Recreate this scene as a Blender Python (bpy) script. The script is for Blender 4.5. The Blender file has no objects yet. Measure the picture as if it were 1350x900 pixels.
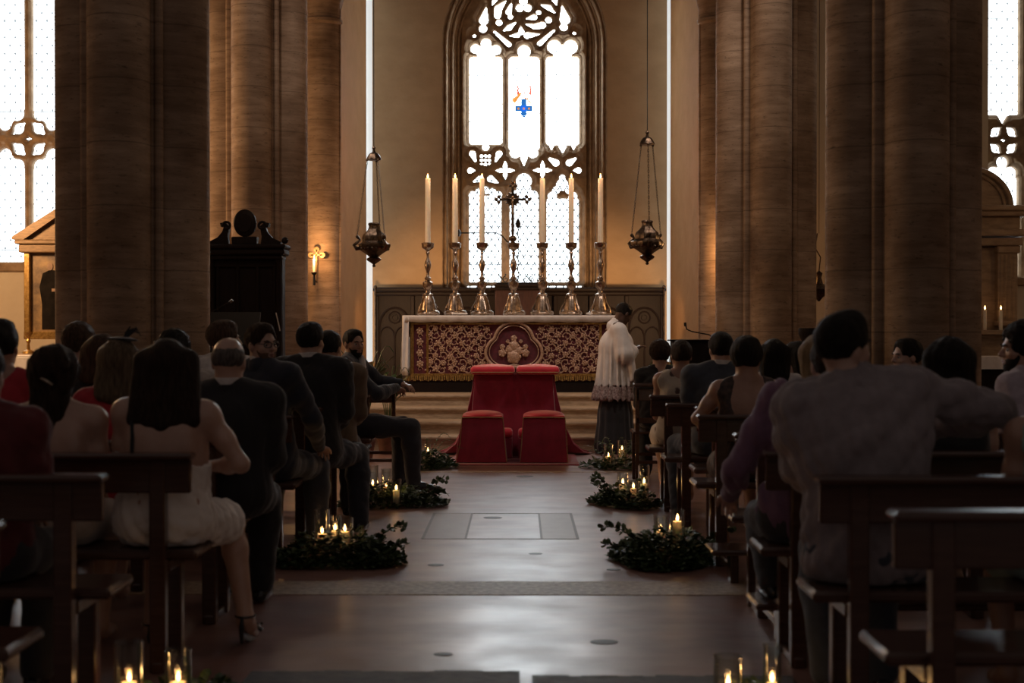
import bpy, math, random
import numpy as np
from mathutils import Vector, Matrix
C = bpy.context.scene.collection
PI = math.pi
VX, HY, FP, CH = 685.0, 435.0, 1750.0, 1.4      # vanishing point, focal length in pixels, eye height
def P(px, py, Y): return Vector(((px-VX)*Y/FP, Y, CH-(py-HY)*Y/FP))
def XW(px, Y): return (px-VX)*Y/FP
def ZW(py, Y): return CH-(py-HY)*Y/FP
R = math.radians

# ------------------------------------------------------------------ materials
MATS = {}
def mat(name, col, rough=.6, metal=0., noise=None, bump=None, spec=.5, coat=0., emis=0., ecol=None, col2=None, sheen=0., sub=0.):
    if name in MATS: return MATS[name]
    m = bpy.data.materials.new(name); m.use_nodes = True
    nt = m.node_tree; b = nt.nodes['Principled BSDF']
    c4 = (*col, 1)
    b.inputs['Base Color'].default_value = c4
    b.inputs['Roughness'].default_value = rough
    b.inputs['Metallic'].default_value = metal
    b.inputs['Specular IOR Level'].default_value = spec
    b.inputs['Coat Weight'].default_value = coat
    b.inputs['Coat Roughness'].default_value = .15
    b.inputs['Sheen Weight'].default_value = sheen
    if sub: b.inputs['Subsurface Weight'].default_value = sub; b.inputs['Subsurface Radius'].default_value = (.02,.008,.005)
    if emis:
        b.inputs['Emission Color'].default_value = (*(ecol or col), 1); b.inputs['Emission Strength'].default_value = emis
    tc = nt.nodes.new('ShaderNodeTexCoord')
    def nz(scale, st, det=5, ro=.6):
        mp = nt.nodes.new('ShaderNodeMapping'); nt.links.new(tc.outputs['Object'], mp.inputs[0]); mp.inputs['Scale'].default_value = st
        n = nt.nodes.new('ShaderNodeTexNoise'); n.inputs['Scale'].default_value = scale; n.inputs['Detail'].default_value = det; n.inputs['Roughness'].default_value = ro
        nt.links.new(mp.outputs[0], n.inputs['Vector']); return n
    if noise:
        scale, st = noise[0], noise[1]
        n = nz(scale, st)
        rp = nt.nodes.new('ShaderNodeValToRGB'); rp.color_ramp.elements[0].position = .36; rp.color_ramp.elements[1].position = .66
        c2 = col2 or tuple(x*.55 for x in col)
        rp.color_ramp.elements[0].color = (*c2, 1); rp.color_ramp.elements[1].color = c4
        nt.links.new(n.outputs[0], rp.inputs[0]); nt.links.new(rp.outputs[0], b.inputs['Base Color'])
    if bump:
        n = nz(bump[0], bump[1]); bp = nt.nodes.new('ShaderNodeBump'); bp.inputs['Strength'].default_value = bump[2]; bp.inputs['Distance'].default_value = bump[3] if len(bump) > 3 else .01
        nt.links.new(n.outputs[0], bp.inputs['Height']); nt.links.new(bp.outputs[0], b.inputs['Normal'])
    MATS[name] = m
    return m

S1 = (1, 1, 1)
def stone_mat(name, ca, cb, cc):
    m = mat(name, ca, .85, noise=(3, (1, 1, 6)), col2=cb, spec=.2)
    nt = m.node_tree; b = nt.nodes['Principled BSDF']; rp = [n for n in nt.nodes if n.type == 'VALTORGB'][0]
    tc = [n for n in nt.nodes if n.type == 'TEX_COORD'][0]
    mp = nt.nodes.new('ShaderNodeMapping'); mp.inputs['Scale'].default_value = (6, 6, 22); nt.links.new(tc.outputs['Object'], mp.inputs[0])
    pit = nt.nodes.new('ShaderNodeTexNoise'); pit.inputs['Scale'].default_value = 2.2; pit.inputs['Detail'].default_value = 8; pit.inputs['Roughness'].default_value = .75
    nt.links.new(mp.outputs[0], pit.inputs['Vector'])
    r2 = nt.nodes.new('ShaderNodeValToRGB'); r2.color_ramp.elements[0].position = .32; r2.color_ramp.elements[1].position = .44
    r2.color_ramp.elements[0].color = (.42, .42, .42, 1); r2.color_ramp.elements[1].color = (1, 1, 1, 1)
    nt.links.new(pit.outputs[0], r2.inputs[0])
    # big blotches and course joints
    bl = nt.nodes.new('ShaderNodeTexNoise'); bl.inputs['Scale'].default_value = 1.3; bl.inputs['Detail'].default_value = 3; nt.links.new(tc.outputs['Object'], bl.inputs['Vector'])
    r3 = nt.nodes.new('ShaderNodeValToRGB'); r3.color_ramp.elements[0].position = .38; r3.color_ramp.elements[1].position = .62
    r3.color_ramp.elements[0].color = (*cc, 1); r3.color_ramp.elements[1].color = (1, 1, 1, 1); nt.links.new(bl.outputs[0], r3.inputs[0])
    sp = nt.nodes.new('ShaderNodeSeparateXYZ'); nt.links.new(tc.outputs['Object'], sp.inputs[0])
    def mth(op, a, bv=None, v=None):
        n = nt.nodes.new('ShaderNodeMath'); n.operation = op; nt.links.new(a, n.inputs[0])
        if bv is not None: n.inputs[1].default_value = bv
        return n.outputs[0]
    z = mth('MULTIPLY', sp.outputs['Z'], 1/.46); z = mth('FRACT', z); z = mth('LESS_THAN', z, .022); z = mth('MULTIPLY', z, .35)
    def mix(a, bb, f=None):
        n = nt.nodes.new('ShaderNodeMix'); n.data_type = 'RGBA'; n.blend_type = 'MULTIPLY'; n.inputs[0].default_value = 1
        nt.links.new(a, n.inputs[6]); nt.links.new(bb, n.inputs[7]); return n.outputs[2]
    o = mix(rp.outputs[0], r2.outputs[0]); o = mix(o, r3.outputs[0])
    dk = nt.nodes.new('ShaderNodeMix'); dk.data_type = 'RGBA'; nt.links.new(z, dk.inputs[0]); nt.links.new(o, dk.inputs[6]); dk.inputs[7].default_value = (.05, .035, .025, 1)
    nt.links.new(dk.outputs[2], b.inputs['Base Color'])
    bp = nt.nodes.new('ShaderNodeBump'); bp.inputs['Strength'].default_value = .5; bp.inputs['Distance'].default_value = .01
    nt.links.new(pit.outputs[0], bp.inputs['Height']); nt.links.new(bp.outputs[0], b.inputs['Normal'])
    return m

STONE = stone_mat('travertine', (.50, .36, .25), (.34, .235, .155), (.55, .5, .46))
STONE_W = mat('window_stone', (.34, .23, .135), .85, noise=(7, S1), col2=(.20, .13, .075), bump=(30, S1, .25), spec=.25)
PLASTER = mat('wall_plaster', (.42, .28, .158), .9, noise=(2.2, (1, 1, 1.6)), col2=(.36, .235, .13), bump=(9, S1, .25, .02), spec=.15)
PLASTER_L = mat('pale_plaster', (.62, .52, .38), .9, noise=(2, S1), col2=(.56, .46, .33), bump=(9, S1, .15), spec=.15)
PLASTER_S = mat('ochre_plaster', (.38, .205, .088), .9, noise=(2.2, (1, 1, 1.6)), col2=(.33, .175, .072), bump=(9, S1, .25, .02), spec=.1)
STEP = mat('step_stone', (.50, .37, .24), .55, noise=(9, (1, 6, 6)), col2=(.33, .23, .14), bump=(25, S1, .1))
WOOD = mat('pew_wood', (.080, .036, .022), .25, noise=(5, (1, 8, 12)), col2=(.055, .022, .013), coat=.35, bump=(20, (1, 8, 8), .06))
WOODD = mat('dark_oak', (.013, .0075, .006), .6, noise=(6, (6, 6, 1)), col2=(.008, .0045, .004), spec=.15, bump=(18, (8, 8, 1), .1))
GOLD = mat('gilding', (.55, .34, .11), .38, .85, noise=(30, S1), col2=(.30, .17, .05), bump=(60, S1, .3, .005))
SILVER = mat('aged_silver', (.50, .40, .31), .27, 1., noise=(25, S1), col2=(.20, .14, .10), bump=(55, S1, .35, .006))
BRONZE = mat('dark_bronze', (.16, .11, .075), .30, 1., noise=(25, S1), col2=(.05, .035, .025), bump=(60, S1, .5, .008))
IRON = mat('black_iron', (.02, .018, .016), .5, .6)
WAX = mat('candle_wax', (.84, .74, .58), .45, sub=.3, noise=(20, S1), col2=(.78, .67, .50))
WICK = mat('candle_wick', (.02, .015, .01), .9)
FLAME = mat('flame', (1, .55, .2), .5, emis=14, ecol=(1, .50, .17))
RED = mat('red_velvet', (.33, .006, .040), .8, noise=(7, S1), col2=(.24, .004, .028), sheen=.5, bump=(6, S1, .2, .02))
REDC = mat('red_cushion', (.80, .018, .05), .7, noise=(9, S1), col2=(.66, .012, .035), sheen=.6)
PIPING = mat('gold_piping', (.55, .33, .16), .5, .3, noise=(80, S1))
LINEN = mat('white_linen', (.74, .70, .66), .85, noise=(12, S1), col2=(.66, .61, .57), bump=(14, S1, .2, .01))
LEAF = mat('ivy_leaf', (.075, .115, .038), .42, noise=(14, S1), col2=(.030, .055, .020), spec=.5)
LEAF2 = mat('fern_leaf', (.10, .15, .035), .5, noise=(14, S1), col2=(.045, .08, .02))
LEAFB = mat('broad_leaf', (.06, .12, .035), .35, noise=(9, S1), col2=(.03, .06, .018))
SOIL = mat('moss_base', (.018, .022, .010), .9, noise=(20, S1))
SHOE = mat('black_leather', (.012, .011, .011), .22, coat=.3, noise=(20, S1))
WHITE_EYE = mat('eye_white', (.42, .38, .35), .35, noise=(30, S1)); IRIS = mat('eye_iris', (.03, .018, .012), .2)
def glass_mat():
    m = bpy.data.materials.new('clear_glass'); m.use_nodes = True; nt = m.node_tree; nt.nodes.clear()
    o = nt.nodes.new('ShaderNodeOutputMaterial'); t = nt.nodes.new('ShaderNodeBsdfTransparent'); g = nt.nodes.new('ShaderNodeBsdfGlossy'); f = nt.nodes.new('ShaderNodeLayerWeight'); x = nt.nodes.new('ShaderNodeMixShader')
    t.inputs[0].default_value = (.93, .95, .94, 1); g.inputs['Roughness'].default_value = .03; f.inputs[0].default_value = .5
    ma = nt.nodes.new('ShaderNodeMath'); ma.operation = 'MULTIPLY'; ma.inputs[1].default_value = 1.
    nt.links.new(f.outputs['Facing'], ma.inputs[0]); nt.links.new(ma.outputs[0], x.inputs[0])
    nt.links.new(t.outputs[0], x.inputs[1]); nt.links.new(g.outputs[0], x.inputs[2]); nt.links.new(x.outputs[0], o.inputs[0]); return m
GLASS = glass_mat()
def floor_mat():
    m = mat('marble_floor', (.33, .185, .15), .17, noise=(1.6, (1, 2.2, 1)), col2=(.20, .105, .085), spec=1.)
    nt = m.node_tree; b = nt.nodes['Principled BSDF']; tc = [n for n in nt.nodes if n.type == 'TEX_COORD'][0]
    n = nt.nodes.new('ShaderNodeTexNoise'); n.inputs['Scale'].default_value = 3.; n.inputs['Detail'].default_value = 6; nt.links.new(tc.outputs['Object'], n.inputs['Vector'])
    r = nt.nodes.new('ShaderNodeMapRange'); r.inputs['From Min'].default_value = .3; r.inputs['From Max'].default_value = .7; r.inputs['To Min'].default_value = .29; r.inputs['To Max'].default_value = .42
    nt.links.new(n.outputs[0], r.inputs[0]); nt.links.new(r.outputs[0], b.inputs['Roughness'])
    mp = nt.nodes.new('ShaderNodeMapping'); mp.inputs['Scale'].default_value = (1.2, 3.5, 1); nt.links.new(tc.outputs['Object'], mp.inputs[0])
    n2 = nt.nodes.new('ShaderNodeTexNoise'); n2.inputs['Scale'].default_value = 1.8; n2.inputs['Detail'].default_value = 4; nt.links.new(mp.outputs[0], n2.inputs['Vector'])
    bp = nt.nodes.new('ShaderNodeBump'); bp.inputs['Strength'].default_value = .25; bp.inputs['Distance'].default_value = .012; nt.links.new(n2.outputs[0], bp.inputs['Height']); nt.links.new(bp.outputs[0], b.inputs['Normal'])
    return m
FLOOR = floor_mat()
BAND = mat('stone_band', (.50, .37, .25), .52, noise=(28, S1), col2=(.27, .19, .125), bump=(20, S1, .15, .006), spec=.5)
BAND2 = mat('inlay_marble', (.25, .16, .12), .45, noise=(9, S1), col2=(.22, .13, .10), spec=.9)
BANDW = mat('worn_slab', (.10, .075, .06), .62, noise=(9, S1), col2=(.04, .03, .025), bump=(14, S1, .5, .012))

def glass_window_mat(name, strength, sx=8.5, sz=5.2, lead=.55, zmesh=3.95):
    """old leaded glass lit by the sky: emission with darker diagonal cames and saddle bars"""
    m = bpy.data.materials.new(name); m.use_nodes = True; nt = m.node_tree; nt.nodes.clear()
    o = nt.nodes.new('ShaderNodeOutputMaterial'); e = nt.nodes.new('ShaderNodeEmission')
    tc = nt.nodes.new('ShaderNodeTexCoord'); sp = nt.nodes.new('ShaderNodeSeparateXYZ'); nt.links.new(tc.outputs['Object'], sp.inputs[0])
    def mt(op, a, b):
        n = nt.nodes.new('ShaderNodeMath'); n.operation = op
        for i, v in enumerate((a, b)):
            if v is None: continue
            if isinstance(v, (int, float)): n.inputs[i].default_value = v
            else: nt.links.new(v, n.inputs[i])
        return n.outputs[0]
    u = mt('MULTIPLY', sp.outputs[0], sx); v = mt('MULTIPLY', sp.outputs[2], sz)
    fa, fb = mt('FRACT', mt('ADD', u, v), None), mt('FRACT', mt('SUBTRACT', u, v), None)
    low = mt('LESS_THAN', sp.outputs[2], zmesh)                 # the lower lights carry a visible lattice, the upper ones only its knots
    l1 = mt('MULTIPLY', mt('MAXIMUM', mt('LESS_THAN', fa, .14), mt('LESS_THAN', fb, .14)), low)
    l2 = mt('MULTIPLY', mt('LESS_THAN', fa, .24), mt('LESS_THAN', fb, .24))
    l3 = mt('LESS_THAN', mt('FRACT', mt('MULTIPLY', sp.outputs[2], 1.62), None), .022)
    l = mt('MAXIMUM', mt('MAXIMUM', l1, l2), l3); k = mt('SUBTRACT', 1., mt('MULTIPLY', l, lead))
    n = nt.nodes.new('ShaderNodeTexNoise'); n.inputs['Scale'].default_value = 6; nt.links.new(tc.outputs['Object'], n.inputs['Vector'])
    k = mt('MULTIPLY', k, mt('ADD', .8, mt('MULTIPLY', n.outputs[0], .4)))
    if zmesh > 1: k = mt('MULTIPLY', k, mt('SUBTRACT', 1., mt('MULTIPLY', low, .68)))      # emission of the lowest part lowered by hand so its lattice shows
    nt.links.new(mt('MULTIPLY', k, strength), e.inputs['Strength']); e.inputs[0].default_value = (.86, .95, 1, 1)
    nt.links.new(e.outputs[0], o.inputs[0]); return m

# ------------------------------------------------------------------ mesh builder
class M:
    def __init__(s): s.v = []; s.f = []
    def add(s, vs, fs):
        o = len(s.v); s.v += [tuple(v) for v in vs]; s.f += [tuple(i+o for i in f) for f in fs]; return s
    def box(s, x0, x1, y0, y1, z0, z1, bev=0):
        x0, x1 = sorted((x0, x1)); y0, y1 = sorted((y0, y1)); z0, z1 = sorted((z0, z1))
        b = min(bev, (x1-x0)*.45, (y1-y0)*.45, (z1-z0)*.45)
        if b <= 0:
            vs = [(x, y, z) for x in (x0, x1) for y in (y0, y1) for z in (z0, z1)]
            return s.add(vs, [(0,1,3,2),(4,6,7,5),(0,4,5,1),(2,3,7,6),(0,2,6,4),(1,5,7,3)])
        # chamfered box: three vertices at each corner
        vs = []; idx = {}
        for i, x in enumerate((x0, x1)):
            for j, y in enumerate((y0, y1)):
                for k, z in enumerate((z0, z1)):
                    sx, sy, sz = (b, -b)[i], (b, -b)[j], (b, -b)[k]
                    for a, p in enumerate(((x, y+sy, z+sz), (x+sx, y, z+sz), (x+sx, y+sy, z))):
                        idx[i, j, k, a] = len(vs); vs.append(p)
        f = []
        for i in (0, 1): f.append([idx[i,0,0,0], idx[i,1,0,0], idx[i,1,1,0], idx[i,0,1,0]][::(1 if i else -1)])
        for j in (0, 1): f.append([idx[0,j,0,1], idx[0,j,1,1], idx[1,j,1,1], idx[1,j,0,1]][::(1 if j else -1)])
        for k in (0, 1): f.append([idx[0,0,k,2], idx[1,0,k,2], idx[1,1,k,2], idx[0,1,k,2]][::(1 if k else -1)])
        for j in (0, 1):
            for k in (0, 1): f.append([idx[0,j,k,1], idx[1,j,k,1], idx[1,j,k,2], idx[0,j,k,2]])
        for i in (0, 1):
            for k in (0, 1): f.append([idx[i,0,k,0], idx[i,1,k,0], idx[i,1,k,2], idx[i,0,k,2]])
        for i in (0, 1):
            for j in (0, 1): f.append([idx[i,j,0,0], idx[i,j,1,0], idx[i,j,1,1], idx[i,j,0,1]])
        for i in (0, 1):
            for j in (0, 1):
                for k in (0, 1): f.append([idx[i,j,k,a] for a in range(3)])
        return s.add(vs, f)
    def lathe(s, prof, n=24, c=(0,0,0), sx=1, sy=1, wob=None, cap=True):
        vs = []
        for r, z in prof:
            for i in range(n):
                a = 2*PI*i/n; rr = r*(1+(wob(a, z) if wob else 0))
                vs.append((c[0]+rr*math.cos(a)*sx, c[1]+rr*math.sin(a)*sy, c[2]+z))
        f = [(j*n+i, j*n+(i+1) % n, (j+1)*n+(i+1) % n, (j+1)*n+i) for j in range(len(prof)-1) for i in range(n)]
        if cap:
            f.append(tuple(range(n))[::-1]); f.append(tuple((len(prof)-1)*n+i for i in range(n)))
        return s.add(vs, f)
    def tube(s, pts, r, n=8, flat=1., closed=False):
        pts = [Vector(p) for p in pts]; L = len(pts)
        rs = r if isinstance(r, (list, tuple)) else [r]*L
        if closed: tg = [(pts[(i+1) % L]-pts[i-1]).normalized() for i in range(L)]
        else: tg = [(pts[min(i+1, L-1)]-pts[max(i-1, 0)]).normalized() for i in range(L)]
        up = Vector((0, 1, 0)) if abs(tg[0].y) < .9 else Vector((1, 0, 0))
        nrm = (up-tg[0]*up.dot(tg[0])).normalized(); vs = []
        for i in range(L):
            nrm = (nrm-tg[i]*nrm.dot(tg[i])); nrm = nrm.normalized() if nrm.length > 1e-6 else tg[i].orthogonal().normalized()
            bn = tg[i].cross(nrm)
            for k in range(n):
                a = 2*PI*k/n; vs.append(pts[i]+nrm*math.cos(a)*rs[i]*flat+bn*math.sin(a)*rs[i])
        f = [(j*n+i, j*n+(i+1) % n, (j+1)*n+(i+1) % n, (j+1)*n+i) for j in range(L-1) for i in range(n)]
        if closed: f += [((L-1)*n+i, (L-1)*n+(i+1) % n, (i+1) % n, i) for i in range(n)]
        else: f += [tuple(range(n))[::-1], tuple((L-1)*n+i for i in range(n))]
        return s.add(vs, f)
    def prism(s, poly, y0, y1):      # polygon in x,z extruded along y
        n = len(poly); vs = [(x, y0, z) for x, z in poly]+[(x, y1, z) for x, z in poly]
        return s.add(vs, [tuple(range(n)), tuple(range(n, 2*n))[::-1]]+[(i, i+n, (i+1) % n+n, (i+1) % n) for i in range(n)])
    def vprism(s, poly, z0, z1):     # polygon in x,y extruded along z
        n = len(poly); vs = [(x, y, z0) for x, y in poly]+[(x, y, z1) for x, y in poly]
        return s.add(vs, [tuple(range(n))[::-1], tuple(range(n, 2*n))]+[(i, (i+1) % n, (i+1) % n+n, i+n) for i in range(n)])
    def ball(s, c, r, n=12, sc=(1,1,1)):
        return s.lathe([(r*math.sin(PI*max(.02, min(.98, j/(n//2+1))))*1., -r*math.cos(PI*j/(n//2+1))*sc[2]) for j in range(n//2+2)], n, c, sc[0], sc[1])
    def build(s, name, m, parent=None, loc=None, smooth=True, rz=0):
        me = bpy.data.meshes.new(name); me.from_pydata(s.v, [], s.f)
        me.update()
        if smooth:
            me.shade_smooth()
            try: me.set_sharp_from_angle(angle=R(38))
            except Exception: pass
        return link(name, me, m, parent, loc, rz)
def link(name, me, m, parent=None, loc=None, rz=0):
    o = bpy.data.objects.new(name, me); C.objects.link(o)
    for x in (m if isinstance(m, (list, tuple)) else [m]): me.materials.append(x)
    if parent: o.parent = parent
    if loc is not None: o.location = loc
    if rz: o.rotation_euler.z = rz
    return o
def tag(o, label, cat, group=None):
    o['label'] = label; o['category'] = cat
    if group: o['group'] = group
    return o
def struct(o, label=None):
    o['kind'] = 'structure'
    if label: o['label'] = label
    return o
def thing(name, label, cat, loc=(0,0,0), rz=0, group=None):
    o = bpy.data.objects.new(name, None); C.objects.link(o); o.location = loc; o.rotation_euler.z = rz; o.empty_display_size = .1
    return tag(o, label, cat, group)
def copy_tree(o, parent=None):
    c = o.copy(); C.objects.link(c)
    if parent is not None: c.parent = parent; c.matrix_parent_inverse = o.matrix_parent_inverse
    for ch in [x for x in C.objects if x.parent == o]: copy_tree(ch, c)
    return c

# ------------------------------------------------------------------ distance-field modelling (bodies, clothes, tracery)
def _seg(x, y, z, a, b):
    ab = b-a; L = float(ab@ab)+1e-12
    t = np.clip(((x-a[0])*ab[0]+(y-a[1])*ab[1]+(z-a[2])*ab[2])/L, 0, 1)
    return t, np.sqrt((x-a[0]-t*ab[0])**2+(y-a[1]-t*ab[1])**2+(z-a[2]-t*ab[2])**2)
def cap(a, b, ra, rb=None, k=.03, op='u'):
    rb = ra if rb is None else rb; a = np.array(a, float); b = np.array(b, float); r = max(ra, rb)
    def f(x, y, z):
        t, d = _seg(x, y, z, a, b); return d-(ra+(rb-ra)*t)
    return (op, k, f, np.minimum(a, b)-r, np.maximum(a, b)+r)
def ell(c, r, Rm=None, k=.03, op='u'):
    c = np.array(c, float); r = np.array(r, float); Q = np.eye(3) if Rm is None else np.array(Rm, float)
    def f(x, y, z):
        dx, dy, dz = x-c[0], y-c[1], z-c[2]
        u = [(Q[0, i]*dx+Q[1, i]*dy+Q[2, i]*dz)/r[i] for i in range(3)]
        k0 = np.sqrt(u[0]**2+u[1]**2+u[2]**2)+1e-9; k1 = np.sqrt((u[0]/r[0])**2+(u[1]/r[1])**2+(u[2]/r[2])**2)+1e-9
        return k0*(k0-1)/k1
    e = np.abs(Q)@r
    return (op, k, f, c-e, c+e)
def sbox(c, h, rd=.01, Rm=None, k=.01, op='u'):
    c = np.array(c, float); h = np.array(h, float); Q = np.eye(3) if Rm is None else np.array(Rm, float)
    def f(x, y, z):
        dx, dy, dz = x-c[0], y-c[1], z-c[2]
        q = [np.abs(Q[0, i]*dx+Q[1, i]*dy+Q[2, i]*dz)-h[i]+rd for i in range(3)]
        return np.sqrt(sum(np.maximum(a, 0)**2 for a in q))+np.minimum(np.maximum(np.maximum(q[0], q[1]), q[2]), 0)-rd
    e = np.abs(Q)@h
    return (op, k, f, c-e, c+e)
def cut(n, d, k=.006):               # keep the side where n.p < d
    n = np.array(n, float)
    return ('i', k, lambda x, y, z: n[0]*x+n[1]*y+n[2]*z-d, None, None)
def sdf_mesh(prims, res, noise=None, pad=.03):
    us = [p for p in prims if p[0] == 'u']; post = [p for p in prims if p[0] == 'x']; prims = [p for p in prims if p[0] != 'x']
    lo = np.min([p[3] for p in us], 0)-pad; hi = np.max([p[4] for p in us], 0)+pad
    n = np.ceil((hi-lo)/res).astype(int)+1
    ax = [(lo[i]+res*np.arange(n[i])).astype(np.float32) for i in range(3)]
    d = np.full(n, .2, np.float32)
    for op, k, f, l, h in prims:
        if op == 'i':
            v = f(ax[0][:, None, None], ax[1][None, :, None], ax[2][None, None, :])
            hh = np.maximum(k-np.abs(d-v), 0)/k; d = np.maximum(d, v)+hh*hh*k*.25; continue
        m = k+3*res+.012
        i0 = np.clip(np.floor((l-m-lo)/res).astype(int), 0, n-1); i1 = np.clip(np.ceil((h+m-lo)/res).astype(int)+1, 1, n)
        if (i1 <= i0).any(): continue
        sl = tuple(slice(i0[i], i1[i]) for i in range(3))
        v = f(ax[0][sl[0]][:, None, None], ax[1][sl[1]][None, :, None], ax[2][sl[2]][None, None, :])
        s = d[sl]
        if op == 'u':
            hh = np.maximum(k-np.abs(s-v), 0)/k; d[sl] = np.minimum(s, v)-hh*hh*k*.25
        else:
            hh = np.maximum(k-np.abs(s+v), 0)/k; d[sl] = np.maximum(s, -v)+hh*hh*k*.25
    if noise: d = d+noise(ax[0][:, None, None], ax[1][None, :, None], ax[2][None, None, :])
    for op, k, f, l, h in post: d = np.maximum(d, -f(ax[0][:, None, None], ax[1][None, :, None], ax[2][None, None, :]))     # contact faces, after the folds
    return surfnet(d.astype(np.float32), lo, res)
def surfnet(d, lo, h):
    d = d.copy()
    for ax_ in range(3):             # close the box
        sl = [slice(None)]*3; sl[ax_] = 0; d[tuple(sl)] = np.maximum(d[tuple(sl)], h*.5); sl[ax_] = -1; d[tuple(sl)] = np.maximum(d[tuple(sl)], h*.5)
    ins = d < 0; cnt = np.zeros(tuple(np.array(d.shape)-1), np.int8)
    offs = [(i, j, k) for i in (0, 1) for j in (0, 1) for k in (0, 1)]
    sh = d.shape
    V = lambda a, o: a[o[0]:sh[0]-1+o[0], o[1]:sh[1]-1+o[1], o[2]:sh[2]-1+o[2]]
    for o in offs: cnt += V(ins, o)
    act = np.argwhere((cnt > 0) & (cnt < 8)); N = len(act)
    vid = np.full(cnt.shape, -1, np.int32); vid[act[:, 0], act[:, 1], act[:, 2]] = np.arange(N)
    cv = {o: d[act[:, 0]+o[0], act[:, 1]+o[1], act[:, 2]+o[2]] for o in offs}
    pos = np.zeros((N, 3)); c = np.zeros(N)
    for o in offs:
        for a in range(3):
            if o[a]: continue
            o2 = list(o); o2[a] = 1; o2 = tuple(o2); va, vb = cv[o], cv[o2]; mk = (va < 0) != (vb < 0)
            t = np.where(mk, va/np.where(va == vb, 1, va-vb), 0)
            e = np.tile(np.array(o, float), (N, 1)); e[:, a] = t
            pos += e*mk[:, None]; c += mk
    pos = (pos/c[:, None]+act)*h+lo
    Q = []
    for a in range(3):
        b, g = (a+1) % 3, (a+2) % 3
        s0 = [slice(None)]*3; s1 = [slice(None)]*3; s0[a] = slice(0, -1); s1[a] = slice(1, None)
        A, B = ins[tuple(s0)], ins[tuple(s1)]
        for flip, mk in ((0, A & ~B), (1, ~A & B)):
            e = np.argwhere(mk); e = e[(e[:, b] > 0) & (e[:, g] > 0) & (e[:, b] < sh[b]-1) & (e[:, g] < sh[g]-1)]
            if not len(e): continue
            q = []
            for db, dg in ((-1, -1), (0, -1), (0, 0), (-1, 0)):
                x = e.copy(); x[:, b] += db; x[:, g] += dg; q.append(vid[x[:, 0], x[:, 1], x[:, 2]])
            q = np.stack(q, 1); Q.append(q[:, ::-1] if flip else q)
    return pos, np.concatenate(Q) if Q else np.zeros((0, 4), int)
def np_mesh(name, pos, quads):
    me = bpy.data.meshes.new(name); n = len(quads)
    me.vertices.add(len(pos)); me.vertices.foreach_set('co', pos.astype(np.float32).ravel())
    me.loops.add(n*4); me.loops.foreach_set('vertex_index', quads.astype(np.int32).ravel())
    me.polygons.add(n); me.polygons.foreach_set('loop_start', np.arange(0, n*4, 4, dtype=np.int32))
    me.update(calc_edges=True); me.shade_smooth(); return me
def sdf_obj(name, prims, res, m, parent=None, noise=None, pad=.03):
    pos, q = sdf_mesh(prims, res, noise, pad)
    return link(name, np_mesh(name, pos, q), m, parent)
def folds(amp, freq, seed=0, vert=0.):
    """creased cloth or combed hair: smooth swells parted by narrower valleys"""
    rs = np.random.RandomState(seed); ks = rs.normal(size=(6, 3))*freq*1.15; ph = rs.rand(6)*6
    def f(x, y, z):
        z2 = z*(1-vert); w = 1.1*np.sin(x*freq*.31+ph[0]+y*freq*.2)+1.1*np.sin(z2*freq*.33+ph[1]); t = 0
        for i, (k_, p) in enumerate(zip(ks, ph)):
            m = 1. if i < 4 else 2.2
            t = t+(.62-np.abs(np.sin(m*(k_[0]*x+k_[1]*y+k_[2]*z2)+p+w)))*(1. if i < 4 else .5)
        return amp*t*.75
    return f
# ================================================================== ARCHITECTURE
YB = 21.3                                  # back wall of the chancel
XC = .08                                   # axis of the big window
def shape2d(sh, X, Z, s, Y):
    """distance to one opening; shapes are listed in photo pixels and turned into metres at depth Y"""
    k = sh[0]
    if k == 'c': return np.hypot(X-XW(sh[1], Y), Z-ZW(sh[2], Y))-sh[3]/s
    if k == 'r':
        x0, z1, x1, z0 = XW(sh[1], Y), ZW(sh[2], Y), XW(sh[3], Y), ZW(sh[4], Y); rd = (sh[5] if len(sh) > 5 else 1)/s
        qx = np.abs(X-(x0+x1)/2)-(x1-x0)/2+rd; qz = np.abs(Z-(z0+z1)/2)-(z1-z0)/2+rd
        return np.hypot(np.maximum(qx, 0), np.maximum(qz, 0))+np.minimum(np.maximum(qx, qz), 0)-rd
    pts = sh[1]; d = None                   # 'p': chain of (x, y, r)
    for (xa, ya, ra), (xb, yb, rb) in zip(pts[:-1], pts[1:]):
        ax_, az, bx, bz = XW(xa, Y), ZW(ya, Y), XW(xb, Y), ZW(yb, Y); L = (bx-ax_)**2+(bz-az)**2+1e-9
        t = np.clip(((X-ax_)*(bx-ax_)+(Z-az)*(bz-az))/L, 0, 1)
        e = np.hypot(X-ax_-t*(bx-ax_), Z-az-t*(bz-az))-(ra+(rb-ra)*t)/s
        d = e if d is None else np.minimum(d, e)
    return d
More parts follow.
